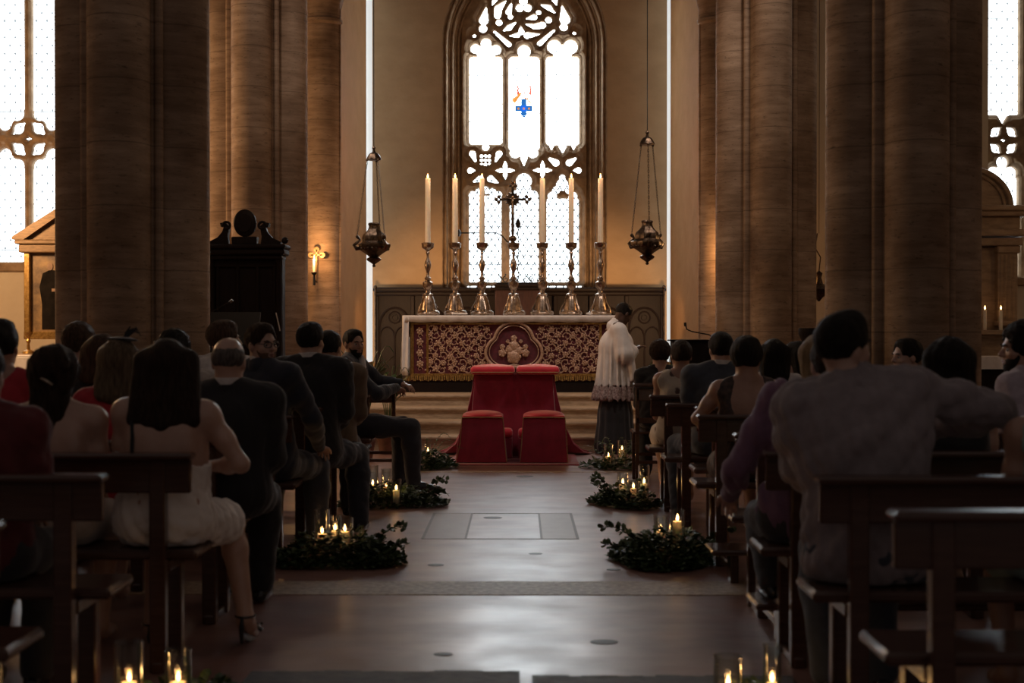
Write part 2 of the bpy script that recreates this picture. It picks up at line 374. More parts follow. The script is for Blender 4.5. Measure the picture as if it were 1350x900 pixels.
def tracery(name, ops, box, Y, res, m, parent, depth=.16, thin=.05):
    s = FP/Y; x0, x1, z0, z1 = XW(box[0], Y), XW(box[2], Y), ZW(box[3], Y), ZW(box[1], Y)
    xs = np.arange(x0-res*2, x1+res*2, res); zs = np.arange(z0-res*2, z1+res*2, res); ys = np.arange(-depth-2*res, depth+2*res, res*1.0)
    X, Z = xs[:, None], zs[None, :]; e = np.full((len(xs), len(zs)), 9.)
    for o in ops: e = np.minimum(e, shape2d(o, X, Z, s, Y))
    t = thin+1.1*np.clip(e, 0, (depth-thin)/1.1)
    t = np.where(e > .035, t-.012*np.exp(-((e-.05)/.008)**2), t)      # a fine groove along the mouldings
    edge = np.maximum(np.maximum(x0-X, X-x1), np.maximum(z0-Z, Z-z1))
    base = np.maximum(-e, edge)
    d = np.maximum(base[:, None, :], np.abs(ys)[None, :, None]-t[:, None, :])
    pos, q = surfnet(d.astype(np.float32), np.array([xs[0], ys[0]+Y, zs[0]]), res)
    return link(name, np_mesh(name, pos, q), m, parent)

# ---- the big traceried window
w1 = bpy.data.objects.new('window_1', None); C.objects.link(w1); struct(w1)
ops = [('r',619,76,662,191,4), ('c',640.8,58.5,6.8), ('c',627,65.5,6.4), ('c',654,67,6.6), ('c',641,71,12), ('c',640.4,194.5,4.6),
       ('r',670.7,76,711,199,5), ('c',690.8,69,8.4), ('r',684.5,69,697.5,82), ('c',679,202,6.8), ('c',702.5,202,6.8), ('p',[(690.7,204,6.5),(690.7,218.5,.6)]),
       ('r',720,76,763,192,4), ('c',730.7,63,9.2), ('c',752,63,9.2), ('c',741.5,72,12), ('p',[(741.5,194,5),(741.5,202,.6)]), ('p',[(727,190,4),(727,198,.6)]), ('p',[(756,190,4),(756,198,.6)]),
       ('p',[(623,203,4.2),(627,213,1.2)]), ('p',[(658,203,4.2),(653.5,213,1.2)]),
       ('p',[(620.5,225,4.2),(626,225,.9)]), ('p',[(762,225,4.2),(756,225,.9)]),
       ('p',[(732.5,215,4.7),(725,210,2)]), ('p',[(750.5,215,4.5),(758.5,209.5,1.5)]),
       ('p',[(625,239.5,1.5),(633,236,4.6)]), ('p',[(647,236,4.8),(656,241,1.4)]),
       ('r',618.5,258,661,372,2), ('c',623,257,5), ('c',631.5,253,5), ('c',640.5,251,5.2), ('c',649,253,5), ('c',657,257,5),
       ('r',672,255,710,372,4), ('c',690.7,239,10.2), ('r',681,245,700,262), ('c',679,257,6), ('c',703,257,6),
       ('r',720.5,262,763,372,3), ('c',741.3,234.5,4.2), ('c',741.3,244,8), ('c',733,251,5), ('c',750,251,5), ('c',728,259,6), ('c',755,259,6),
       # rose
       ('c',685.2,12,5.2), ('c',695.6,12,5.2), ('c',690,3,5.4),
       ('p',[(667,2.5,1),(657,13,5),(656,22,4.2)]), ('c',658,31,4.3), ('p',[(674,6,1),(670.5,17,4.1)]), ('c',673,23.5,3.4),
       ('p',[(679.5,31,1.2),(671,38,4),(664,41.5,1)]), ('p',[(694,26,1),(704,24,4.1)]), ('c',710,17.8,3.4),
       ('p',[(693.5,33,1),(704.5,36.3,3.6),(715,34.5,4.6)]), ('c',723,27.8,4.4), ('p',[(714,8,1.4),(723.5,11.5,3.8),(731,18,1.2)]),
       ('p',[(686.3,36,.8),(687.3,43,4.2)]), ('p',[(672,48.3,.9),(682,47.8,3.6)]), ('p',[(711,46.3,.9),(695,48,4.5)]),
       ('p',[(641,11,.8),(638,28,6.2)]), ('c',637,39,5.3), ('p',[(741,9,.8),(744.5,27,6.9)]), ('c',743,37,5.2),
       ('c',625.5,48.5,2.4), ('c',757,45,2.4), ('p',[(652,43,1.8),(671,59.8,3.4)]), ('p',[(730,41.5,1.8),(711.5,58.5,3.4)]),
       ('p',[(653,0,4),(649,8,.8)]), ('p',[(731,1,4),(733.5,8,.8)])]
for cx, cy in ((666, 225), (715.3, 224.7)):
    for ax_, ay in ((0, 1), (0, -1), (1, 0), (-1, 0)): ops.append(('p', [(cx, cy, 1.8), (cx+ax_*6, cy+ay*6, 3.0), (cx+ax_*12.5, cy+ay*12.5, .5)]))
for x in (635, 640, 645):
    for y in (206, 211.5, 217): ops.append(('r', x-1.9, y-2.1, x+1.9, y+2.1-(abs(x-640)*.3 if y > 215 else 0), .6))
up = []
for o in ops[44:]:                          # the part of the rose above the picture mirrors the part below
    my = lambda y: -4-y
    if o[0] == 'c' and o[2] > 14 and abs(o[1]-690) < 44: up.append(('c', 1381-o[1], my(o[2]), o[3]))
    if o[0] == 'p' and min(p[1] for p in o[1]) > 10 and abs(o[1][0][0]-690) < 40: up.append(('p', [(1381-a, my(b), r) for a, b, r in o[1]]))
tracery('tracery', ops+up, (609, -66, 773, 377), 21.72, .0125, STONE_W, w1)
def pane(name, x0, x1, z0, z1, Y, m, parent, loc=None):
    b = M(); b.box(x0, x1, Y, Y+.02, z0, z1); return b.build(name, m, parent, smooth=False)
GL = glass_window_mat('leaded_glass', 14.0, lead=.972)
pane('glass', XW(610, 21.8), XW(772, 21.8), 2.02, 7.7, 21.76, GL, w1)
# painted coat of arms fired into the middle light
def emis(name, col, s=1.):
    return mat(name, col, .5, emis=s)
hb = M(); YE = 21.74
def pbox(b, x0, y0, x1, y1, dy=.012): b.box(XW(x0, YE), XW(x1, YE), YE-dy, YE, ZW(y1, YE), ZW(y0, YE))
blue = M(); pbox(blue, 686.8, 131, 694.2, 153); pbox(blue, 679, 139.8, 702, 147.4); pbox(blue, 687.5, 153.5, 694, 155.5)
ob = blue.build('blue_cross', emis('blue_stained_glass', (.02, .16, .52), .9), w1, smooth=False)
ore = M()
for a, b_, r in ((685.5, 128.5, 1.0),):
    ore.tube([P(678+6*t, 133-6.5*t, YE-.01) for t in (0, .5, 1, 1.5)], [.045, .034, .026, .020], 6)
    ore.lathe([(.038, -.006), (.038, .006)], 12, (0, 0, 0))
ore.v = [(v[0]+(P(678.5, 133, YE).x if i >= 24 else 0), v[1] if i < 24 else v[2]+YE-.015, v[2] if i < 24 else v[1]+P(678.5, 133, YE).z) for i, v in enumerate(ore.v)]
ore.tube([P(690+5*t, 129+2*t*t, YE-.01) for t in (0, 1, 2)], .014, 5)
for x in (683.5, 690.5, 697.5): ore.box(XW(x-1.2, YE), XW(x+1.2, YE), YE-.02, YE, ZW(145, YE), ZW(142.5, YE))
ore.build('gold_key', emis('amber_stained_glass', (.75, .30, .06), .9), w1)
rd = M()
for px in (682.5, 699):
    for i in range(5): rd.ball(P(px+(i % 2)*.8, 115+2.3*i, YE-.01), .020, 6)
    rd.tube([P(px, 113, YE-.01), P(px+.5, 127, YE-.01)], .009, 5)
rd.tube([P(683, 123+1.5*math.sin(i), YE-.01) if i == 0 else P(683+2.7*i, 123+.8*math.sin(i*2), YE-.01) for i in range(7)], .011, 5)
rd.build('red_tassel', emis('red_stained_glass', (.62, .12, .07), .9), w1)
# moulded frame
CO = .28
def arch_path(w, zb, zs=6.0, n=14):
    Rr = w+CO; a1 = math.acos(CO/Rr); pts = [(XC-w, zb), (XC-w, (zb+zs)/2)]
    for i in range(n+1): a = a1*i/n; pts.append((XC+CO-Rr*math.cos(a), zs+Rr*math.sin(a)))
    return pts+[(2*XC-x, z) for x, z in pts[::-1][1:]]
prof = []
for i in range(4):
    w, y = 1.325-.096*i, .105*i
    prof += [(w, y), (w-.014, y), (w-.022, y+.03), (w-.034, y+.045)]
    for j in range(6): a = PI*.95-PI*1.0*j/5; prof.append((w-.058-.022*math.cos(a)*-1*-1, y+.045-.026*math.sin(a)+.01))
    prof += [(w-.086, y+.08), (w-.096, y+.105)]
prof += [(.935, .42), (.93, .60)]
fr = M(); paths = [arch_path(w, 2.05) for w, y in prof]; npth = len(paths[0])
vs = [(paths[j][i][0], YB+prof[j][1], paths[j][i][1]) for i in range(npth) for j in range(len(prof))]
K = len(prof); fr.add(vs, [(i*K+j, i*K+j+1, (i+1)*K+j+1, (i+1)*K+j) for i in range(npth-1) for j in range(K-1)])
fr.build('window_frame', STONE_W, w1)
sl = M(); sl.box(XC-1.34, XC+1.34, YB-.06, YB+.62, 1.97, 2.06, .02); sl.build('window_sill', STONE_W, w1)
# ---- chancel walls
bw = M(); op = arch_path(1.325, 2.05); outer = []
x0, x1, zt = -2.9, 2.9, 9.5
for i, (x, z) in enumerate(op):
    t = i/(len(op)-1)
    if z <= 6.0: outer.append((x0 if x < XC else x1, z))
    else:
        a = math.atan2(z-6.0, x-XC); outer.append((max(x0, min(x1, XC+(zt-6)/max(.001, math.sin(a))*math.cos(a)*.83)), min(zt, 6.0+math.sin(a)*5)))
vs = [(x, YB, z) for x, z in op]+[(x, YB, z) for x, z in outer]; n = len(op)
bw.add(vs, [(i, i+1, n+i+1, n+i) for i in range(n-1)])
bw.box(x0, x1, YB, YB+.1, 0, 2.05)
struct(bw.build('wall_back', PLASTER, smooth=False))
def wallbox(name, *a, m=PLASTER): b = M(); b.box(*a); return struct(b.build(name, m, smooth=False))
# side walls of the chancel with glowing strips standing in for daylit splays beside the back wall
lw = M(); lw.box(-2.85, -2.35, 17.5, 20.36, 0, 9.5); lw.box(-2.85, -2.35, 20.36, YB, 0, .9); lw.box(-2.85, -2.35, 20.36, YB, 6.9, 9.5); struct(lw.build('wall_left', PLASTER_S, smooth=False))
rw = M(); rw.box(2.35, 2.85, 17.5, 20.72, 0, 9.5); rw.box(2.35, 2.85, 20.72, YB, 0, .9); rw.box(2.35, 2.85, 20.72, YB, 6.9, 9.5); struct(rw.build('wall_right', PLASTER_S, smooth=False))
GS = mat('glowing_splay', (.86, .95, 1), .5, emis=.68, noise=None)  # daylight on the wall splays imitated by emission
GS.node_tree.nodes['Principled BSDF'].inputs['Emission Color'].default_value = (.86, .93, .95, 1)
a = M(); a.box(-2.40, -2.36, 20.36, YB, .9, 6.9); struct(a.build('glow_splay_left', GS, smooth=False))
a = M(); a.box(2.36, 2.40, 20.72, YB, .9, 6.9); struct(a.build('glow_splay_right', GS, smooth=False))
# aisle end walls with windows
YA = 17.5
def aisle_window(name, mulls, rounds, x0, x1, ybot, ytop, yc, R_, m, drop):
    w = bpy.data.objects.new(name, None); C.objects.link(w); struct(w); ops = []
    ed = sorted([x0]+mulls+[x1]); Y = YA+.25
    for a_, b_ in zip(ed[:-1], ed[1:]):
        a2 = a_+(5 if a_ in mulls else 0); b2 = b_-(5 if b_ in mulls else 0); hw = (b2-a2)/2; cx = (a2+b2)/2
        if drop:                             # lights end in points between the roundels
            ops += [('r', a2, ytop, b2, yc-36, 3), ('p', [(cx, yc-40, hw), (cx, yc-20, hw*.35), (cx, yc-12, 1)])]
            for sx in (-1, 1): ops.append(('c', cx+sx*hw*.62, yc-33, hw*.36))
            ops += [('r', a2, yc+38, b2, ybot, 3), ('p', [(cx, yc+42, hw), (cx, yc+22, hw*.35), (cx, yc+13, 1)])]
            for sx in (-1, 1): ops.append(('c', cx+sx*hw*.62, yc+36, hw*.36))
        else:
            ops += [('r', a2, ytop, b2, yc-33, 3), ('p', [(cx, yc-34, 8), (cx, yc-22, 1)])]
            ops += [('r', a2+1, yc+48, b2-1, ybot, 3), ('c', cx, yc+29, 8), ('c', cx-11, yc+43, 8.5), ('c', cx+11, yc+43, 8.5), ('c', cx, yc+42, 9)]
    for cx in rounds:
        k = R_/30.
        for sx in (-1, 1):
            for sy in (-1, 1):
                ops.append(('p', [(cx+sx*6*k, yc+sy*20*k, 2*k), (cx+sx*13*k, yc+sy*13.5*k, 7.4*k), (cx+sx*20*k, yc+sy*7*k, 2*k)]))
        ops += [('p', [(cx-4*k, yc, .9), (cx+4*k, yc, .9)]), ('p', [(cx, yc-4*k, .9), (cx, yc+4*k, .9)])]
    tracery('tracery', ops, (x0-6, ytop-8, x1+6, ybot+3), Y, .0145, STONE_W, w, depth=.12, thin=.04)
    pane('glass', XW(x0-4, Y), XW(x1+4, Y), ZW(ybot+2, Y), ZW(ytop-4, Y), Y+.06, m, w)
    b = M(); xa, xb = XW(x0-6, Y), XW(x1+6, Y); b.box(xa-.05, xb+.05, YA-.05, YA+.45, ZW(ybot+2, Y)-.12, ZW(ybot+2, Y)+.0, .015); b.build('window_sill', STONE_W, w)
    return XW(x0-5, Y), XW(x1+5, Y), ZW(ybot+3, Y), ZW(ytop-6, Y)
GA = glass_window_mat('aisle_glass', 5, sx=7, sz=4.6, lead=.90, zmesh=0.)
wl = aisle_window('window_4', [-24, 38, 100], [-24, 38, 100], -86, 162, 345, -150, 183, 30, GA, True)
wr = aisle_window('window_5', [1345], [1320, 1370], 1297, 1393, 364, -150, 186, 24, GA, False)
def holed_wall(name, X0, X1, hole, Y0, Y1, m):
    b = M(); hx0, hx1, hz0, hz1 = hole
    b.box(X0, hx0, Y0, Y1, 0, 9.5); b.box(hx1, X1, Y0, Y1, 0, 9.5); b.box(hx0, hx1, Y0, Y1, 0, hz0); b.box(hx0, hx1, Y0, Y1, hz1, 9.5)
    return struct(b.build(name, m, smooth=False))
holed_wall('wall_aisle_left', -9, -2.85, wl, YA, YA+.45, PLASTER_L)
holed_wall('wall_aisle_right', 2.85, 9, wr, YA, YA+.45, PLASTER_L)
wallbox('wall_outer_left', -9.3, -9, 2, YA+.45, 0, 9.5, m=PLASTER_L)
wallbox('wall_outer_right', 9, 9.3, 2, YA+.45, 0, 9.5, m=PLASTER_L)
# responds of the chancel arch (half columns with capitals)
for sgn, nm in ((-1, 'left'), (1, 'right')):
    t = thing('wall_respond', '%s stone half column beside the chancel, capital near the top of the picture' % nm, 'column', (sgn*2.60, 17.5, 0))
    prof = [(.34, 0), (.34, .25), (.30, .3), (.30, .36), (.245, .42), (.235, .5), (.235, 5.42)]
    b = M(); b.lathe(prof, 24, sy=.9)
    b.box(-.25*1, .25, -.05, .0, 0, 9.5, .01)
    b.v = [(x, min(y, -.003), z) for x, y, z in b.v]; b.build('shaft', STONE, t)
    c = M(); c.lathe([(.235, 5.40), (.27, 5.43), (.27, 5.47), (.24, 5.49), (.25, 5.6), (.29, 5.75), (.36, 5.85), (.36, 5.93), (.32, 5.96), (.30, 9.4)], 24, sy=.9, wob=lambda a, z: .04*math.sin(a*10) if 5.5 < z < 5.8 else 0); c.v = [(x, min(y, -.003), z) for x, y, z in c.v]; c.build('capital', STONE, t)
# ---- floor
b = M(); b.add([(-9, -3, 0), (9, -3, 0), (9, 22, 0), (-9, 22, 0)], [(0, 1, 2, 3)]); struct(b.build('floor', FLOOR, smooth=False))
def strip(name, x0, x1, y0, y1, m, z=.003): b = M(); b.box(x0, x1, y0, y1, -.01, z); return struct(b.build(name, m, smooth=False))
strip('trim_1', -3.2, 3.2, 7.0, 7.38, BAND)
rs = random.Random(4)
bb = M(); xs = [-1.1+.05*i for i in range(45)]
tops = [5.43 if x < .02 else 5.36 for x in xs]
for i, x in enumerate(xs[:-1]):
    if abs(x-.0) < .02: continue
    w = rs.uniform(-.012, .012); bb.box(x, x+.0502, 4.9, tops[i]+w, -.01, .0035)
struct(bb.build('trim_2', BANDW, smooth=False))
fr_ = M()
for x0, x1, y0, y1 in ((-.66, .40, 8.88, 8.90), (-.66, .40, 10.12, 10.14), (-.66, -.64, 8.88, 10.14), (.38, .40, 8.88, 10.14), (-.37, -.355, 8.9, 10.12), (.14, .155, 8.9, 10.12)): fr_.box(x0, x1, y0, y1, -.01, .002)
struct(fr_.build('trim_3', mat('slab_joint', (.13, .08, .062), .5, noise=(20, S1)), smooth=False))
strip('trim_4', -.64, -.37, 8.9, 10.12, BAND2, .0015); strip('trim_5', .155, .38, 8.9, 10.12, BAND2, .0015)
strip('trim_6', -1.9, 1.9, 13.05, 13.15, BAND, .002)
ring = M()
for i in range(7):
    cx, cy, rr = [(.38, 5.95, .045), (-.33, 5.72, .03), (-.2, 9.9, .05), (.05, 12.7, .06), (-.5, 7.9, .035), (.55, 7.75, .03), (.1, 8.3, .03)][i]
    ring.lathe([(rr, .0), (rr, .0022)], 14, (cx, cy, 0), sx=1.4)
struct(ring.build('trim_7', mat('floor_inset', (.05, .035, .03), .5, noise=(20, S1)), smooth=False))
# altar steps
SY = [15.38, 15.77, 16.30, 16.67]; SZ = [.17, .31, .45, .59]; SWL = [2.13, 2.08, 1.95, 1.56]
nm = ['lowest', 'second', 'third', 'topmost']
for i in range(4):
    b = M(); z0 = SZ[i-1] if i else 0
    b.box(-SWL[i], SWL[i], SY[i]+.025, YB-.02 if i == 2 else (18.6 if i == 3 else YB-.02), z0, SZ[i]-.035)
    b.box(-SWL[i]-.01, SWL[i]+.01, SY[i], YB-.02 if i < 3 else 18.62, SZ[i]-.045, SZ[i], .014)
    tag(b.build('altar_step', STEP), '%s of the four pale stone steps leading up to the altar' % nm[i], 'step', 'altar steps')

# ================================================================== PIERS
def pier(X, Y, label, k=1.):
    r, c, core = .225*k, .36*k, .30*k
    q = []
    for i in range(13): a = -PI/2-PI/2+PI*i/12; q.append((r*math.cos(a+PI*0) if 0 else r*math.sin(PI*(i/12)-PI/2), -c-r*math.cos(PI*(i/12)-PI/2)))
    q += [(r, -core), (r+.012, -core)]
    fx, fy, fr0 = (r+core+.03)/2, -(r+core+.03)/2, .032*k
    for i in range(7): a = -PI*.95+PI*.9*i/6*1.0; q.append((fx+fr0*math.cos(a+PI*.0)*1.0, fy+fr0*math.sin(a)))
    q += [(core, -r-.012)]
    poly = []
    for j in range(4):
        a = PI/2*j; ca, sa = math.cos(a), math.sin(a)
        poly += [(x*ca-y*sa, x*sa+y*ca) for x, y in q]
    t = thing('stone_pier', label, 'pillar', (X, Y, 0), 0, 'clustered stone piers of the nave')
    b = M(); b.vprism(poly, .55, 9.5); b.build('shaft', STONE, t)
    s = M()
    for sc, z0, z1 in ((1.16, .0, .26), (1.10, .26, .34), (1.13, .34, .42), (1.05, .42, .50), (1.02, .50, .56)): s.vprism([(x*sc, y*sc) for x, y in poly], z0, z1)
    s.build('pier_base', STONE, t); return t
p1 = pier(-2.96, 10.15, 'near left clustered pier of striped travertine, beside the arched window at the left edge')
pier(2.91, 10.1, 'near right clustered pier of striped travertine, beside the stone shrine at the right edge')
pier(-3.06, 15.5, 'far left clustered stone pier standing behind the dark carved wooden throne')
pier(2.87, 15.5, 'far right clustered stone pier behind the bare-backed woman, right of the dark lectern')

# ================================================================== CHANCEL FURNITURE
def rosette(b, x, z, y, r, rs):
    n = rs.choice((5, 6)); a0 = rs.random()*6
    b.ball((x, y-.006, z), r*.34, 6)
    for i in range(n):
        a = a0+2*PI*i/n; b.ball((x+r*.62*math.cos(a), y, z+r*.62*math.sin(a)), r*.36, 6, (1, .6, 1))
def scroll(b, x, z, y, r, a0, turn, sgn, w=.006):
    pts = []
    for i in range(13):
        t = i/12; a = a0+sgn*turn*t; rr = r*(1-.8*t); pts.append((x+rr*math.cos(a), y-.004*t, z+rr*math.sin(a)))
    b.tube(pts, [w*(1-.35*i/12) for i in range(13)], 5)
YF = 17.3; A = lambda px: XW(px, YF); Zf = lambda py: ZW(py, YF)
al = thing('altar', 'long altar with an embroidered burgundy and gold frontal on the top step', 'altar', (-.08, YF, SZ[3]))
def L(b): b.v = [(x+.08, y-YF, z-SZ[3]) for x, y, z in b.v]; return b
VELV = mat('burgundy_damask', (.13, .012, .022), .75, noise=(30, S1), col2=(.07, .006, .012), sheen=.3)
b = M(); b.box(A(541), A(816), YF+.02, YF+.95, Zf(503), Zf(424), .01); L(b).build('altar_body', VELV, al)
b = M(); b.box(A(533), A(824), YF-.02, YF+1.0, SZ[3], Zf(503), .01); L(b).build('plinth', WOODD, al)
b = M()
for x0, x1 in ((562, 565), (541, 545.5), (790, 793.5), (812, 816)): b.box(A(x0), A(x1), YF-.01, YF+.03, Zf(496), Zf(425), .006)
b.box(A(541), A(816), YF-.012, YF+.03, Zf(496), Zf(492.5), .005); b.box(A(541), A(816), YF-.012, YF+.03, Zf(427.5), Zf(425), .004)
L(b).build('gold_frame', GOLD, al)
b = M()
for i in range(120):
    x = A(536)+(A(821)-A(536))*i/119; b.tube([(x, YF-.02, Zf(495)), (x+.003*math.sin(i*2.1), YF-.032, Zf(501.5+.8*math.sin(i*1.7)))], .010, 5)
L(b).build('gold_fringe', GOLD, al)
EMB = mat('gold_embroidery', (.62, .42, .30), .45, .25, noise=(60, S1), col2=(.36, .21, .13))
b = M(); rs = random.Random(11); cxm = A(677.5); top, bot = Zf(429), Zf(491); H = top-bot
medr = .36
def mirrored(fn):
    for sg in (-1, 1): fn(sg)
nx, nz = 13, 7
for i in range(nx):
    for j in range(nz):
        dx = .05+1.08*(i+.5)/nx; z = bot+H*(j+.5)/nz; jx, jz = rs.uniform(-.02, .02), rs.uniform(-.012, .012)
        zc = (z-(bot+top)/2)
        if (dx/.37)**2+(zc/.40)**2 < 1: continue
        st = rs.getstate()
        for sg in (-1, 1):
            rs.setstate(st)
            if (i+j) % 2: rosette(b, cxm+sg*(dx+jx), z+jz, YF+.005, .040+.008*rs.random(), rs)
            else:
                a0 = rs.random()*6
                scroll(b, cxm+sg*(dx+jx), z+jz, YF+.003, .062, PI-a0 if sg < 0 else a0, 7, -sg, .0075)
                for q in range(4):
                    aa = a0+q*1.5; b.ball((cxm+sg*(dx+jx+.05*math.cos(aa)), YF+.003, z+jz+.04*math.sin(aa)), .012, 6, (1, .6, 1))
for j in range(4):
    for px in (553.5, 802.5):
        rosette(b, A(px), Zf(436+14.5*j), YF+.005, .052, rs); scroll(b, A(px), Zf(443+14.5*j), YF+.005, .035, 0, 6, 1, .005)
L(b).build('embroidery', EMB, al)
b = M(); pts = []
for i in range(64):
    a = 2*PI*i/64; rr = .30+.045*abs(math.cos(a*1.5+PI/4+PI/2*0))**1.2*2-.03; pts.append((cxm+rr*1.08*math.cos(a), YF-.012, (bot+top)/2-.0+rr*.92*math.sin(a)+.02))
b.tube(pts, .020, 8, closed=True); b.tube([(cxm+(x-cxm)*.87, y, (bot+top)/2+(z-(bot+top)/2)*.87) for x, y, z in pts], .007, 6, closed=True)
for (dx, dz, r) in ((0, .14, .04), (0, .04, .07), (-.05, -.01, .06), (.06, -.02, .06), (0, -.1, .09), (-.15, .03, .035), (-.15, -.05, .05), (.15, .03, .035), (.15, -.05, .05), (-.08, .1, .025), (.09, .1, .025)):
    b.ball((cxm+dx, YF, (bot+top)/2+dz), r, 10, (1, .45, 1))
    for q in range(5): a = q*1.3+dx*9; b.ball((cxm+dx+r*.8*math.cos(a), YF-.012, (bot+top)/2+dz+r*.8*math.sin(a)), r*.3, 6, (1, .6, 1))
L(b).build('medallion', EMB, al)
# altar cloth: lies over the altar
YT = YF-.03
cl = M(); x0, x1 = A(531), A(823); n = 70
rows = [(YF+1.02, Zf(416.2)-.25), (YF+1.02, Zf(416.2)), (YF+.5, Zf(416.2)+.004), (YF-.035, Zf(416.2)+.002), (YF-.05, Zf(416.2)-.012), (YF-.052, Zf(424.5))]
vs = []
for y, z in rows:
    for i in range(n+1):
        x = x0+(x1-x0)*i/n; w = .006*math.sin(i*1.3)+.004*math.sin(i*3.1) if z < Zf(417)-.02 else 0
        vs.append((x, y-(w if y < YF else 0), z+(.005*math.sin(i*.8) if z < Zf(417)-.03 else 0)))
cl.add(vs, [(j*(n+1)+i, j*(n+1)+i+1, (j+1)*(n+1)+i+1, (j+1)*(n+1)+i) for j in range(len(rows)-1) for i in range(n)])
for sg, xe in ((-1, x0), (1, x1)):            # the long end drops
    m_ = 16; vs = []
    for k_ in range(9):
        z = Zf(416.2)+(Zf(495)-Zf(416.2))*k_/8
        for i in range(m_+1): vs.append((xe+sg*(.012*k_/8+.018*math.sin(i*1.4+.2*k_)*k_/8)+(.03 if 0 else 0), YF-.05+1.07*i/m_, z))
    o_ = len(cl.v); cl.add(vs, [(k_*(m_+1)+i, k_*(m_+1)+i+1, (k_+1)*(m_+1)+i+1, (k_+1)*(m_+1)+i) for k_ in range(8) for i in range(m_)])
    fv = []; 
    for k_ in range(9):
        z = Zf(416.2)+(Zf(494.5)-Zf(416.2))*k_/8
        for i in range(5): fv.append((xe+sg*.012*k_/8-sg*.085*i/4, YF-.052-.012*math.sin(i*1.6+k_*.3), z))
    cl.add(fv, [(k_*5+i, k_*5+i+1, (k_+1)*5+i+1, (k_+1)*5+i) for k_ in range(8) for i in range(4)])
o = cl.build('altar_cloth', LINEN); sm = o.modifiers.new('t', 'SOLIDIFY'); sm.thickness = .004
tag(o, 'white linen cloth over the altar top, hanging down at both ends', 'altar cloth')
ZA = Zf(416.2)+.020
# candlesticks, candles, crucifix
YC = 17.72
CP = [(.140,0),(.146,.02),(.135,.045),(.110,.06),(.105,.09),(.088,.15),(.078,.20),(.058,.245),(.070,.262),(.066,.275),(.036,.29),(.030,.32),(.045,.345),(.062,.37),(.064,.43),(.046,.445),(.028,.455),(.040,.475),(.044,.49),(.026,.505),(.018,.54),(.020,.57),(.034,.61),(.044,.66),(.036,.71),(.018,.745),(.015,.80),(.026,.82),(.022,.835),(.016,.845),(.040,.87),(.066,.885),(.074,.90),(.078,.94),(.084,.955),(.06,.962)]
def candlestick(px):
    t = thing('altar_candlestick', '', 'candlestick', (XW(px, YC), YC, ZA), 0, 'tall candlesticks on the altar')
    b = M(); b.lathe(CP, 28, wob=lambda a, z: (.16*abs(math.cos(1.5*a+.0))**.7-.06) if z < .26 else (.05*math.cos(8*a) if .34 < z < .45 or z > .86 else (.03*math.cos(6*a)))); 
    for i in range(3):
        a = PI/2*0+2*PI*i/3+PI/6; b.ball((.135*math.cos(a), .135*math.sin(a), .02), .03, 8)
        b.tube([(.15*math.cos(a), .15*math.sin(a), .03), (.13*math.cos(a), .13*math.sin(a), .09), (.09*math.cos(a), .09*math.sin(a), .16), (.07*math.cos(a), .07*math.sin(a), .25)], [.014, .016, .012, .008], 6)
    b.build('candlestick_stem', SILVER, t); return t
cs0 = candlestick(564)
cands = [564, 600, 635.5, 715, 753, 791.5]
def flame(b, c, h, r): b.lathe([(r*.25, 0), (r*.8, h*.18), (r, h*.32), (r*.75, h*.55), (r*.3, h*.82), (r*.05, h)], 8, c)
def candle(name, label, cat, loc, r, h, group, fh=.045, lean=0, taper=1.):
    t = thing(name, label, cat, loc, 0, group)
    b = M(); b.lathe([(r, 0), (r*taper, h-.004), (r*taper*.93, h), (r*taper*.75, h-.004), (r*.1, h-.006)], 16); b.build('wax', WAX, t)
    b = M(); b.tube([(0, 0, h-.006), (.001, 0, h+.008)], .0018, 5); b.build('wick', WICK, t)
    b = M(); flame(b, (.001, 0, h+.004), fh, fh*.2); b.build('flame', FLAME, t); return t
ordn = ['leftmost', 'second from the left', 'third from the left', 'third from the right', 'second from the right', 'rightmost']
cd0 = None
for i, px in enumerate(cands):
    c = cs0 if i == 0 else copy_tree(cs0); c.location = (XW(px, YC), YC, ZA); c.rotation_euler.z = .2*i
    c['label'] = 'ornate silver candlestick on the altar, %s of the six that hold candles' % ordn[i]
    hz = [ZW(236, YC), ZW(232, YC), ZW(231.5, YC), ZW(236, YC), ZW(233, YC), ZW(234, YC)][i]
    if i == 0: cd0 = candle('tall_candle', '', 'candle', (0, 0, 0), .037, hz-ZA-.955, 'tall altar candles', .06, taper=.92); k = cd0
    else: k = copy_tree(cd0)
    k.location = (XW(px, YC), YC, ZA+.9635)
    k['label'] = 'tall cream burning candle on the altar, %s of the six' % ordn[i]
cx_ = copy_tree(cs0); cx_.location = (XW(677, YC), YC, ZA); cx_['label'] = 'silver candlestick-shaped stand in the middle of the altar under the crucifix'; cx_.name = 'crucifix_stand'; del cx_['group']
cr = thing('crucifix', 'dark ornate crucifix with trefoil ends above the middle of the altar', 'crucifix', (XW(676, YC), YC, ZA+.962))
zc = ZW(263, YC)-ZA-.962
b = M(); b.tube([(0, 0, 0), (0, 0, .12), (0, 0, zc)], [.03, .014, .012], 8); b.ball((0, 0, .05), .055, 10, (1, 1, .8)); b.box(-.02, .02, -.012, .012, .1, zc+.17, .006); b.box(-.18, .18, -.012, .012, zc-.018, zc+.018, .006)
for dx, dz in ((-.2, 0), (.2, 0), (0, .2)):
    for q in range(3):
        a = math.atan2(dz, dx)+(q-1)*PI/2; b.ball((dx*.93+.035*math.cos(a), 0, zc+dz*.93+.035*math.sin(a)), .026, 8, (1, .5, 1))
b.lathe([(.075, -.012), (.085, 0), (.075, .012)], 20, (0, 0, 0)); b.v[-60:] = [(x, z, y+zc) for x, y, z in b.v[-60:]]
for q in range(12): a = PI/6*q; b.ball((.09*math.cos(a), 0, zc+.09*math.sin(a)), .014, 6)
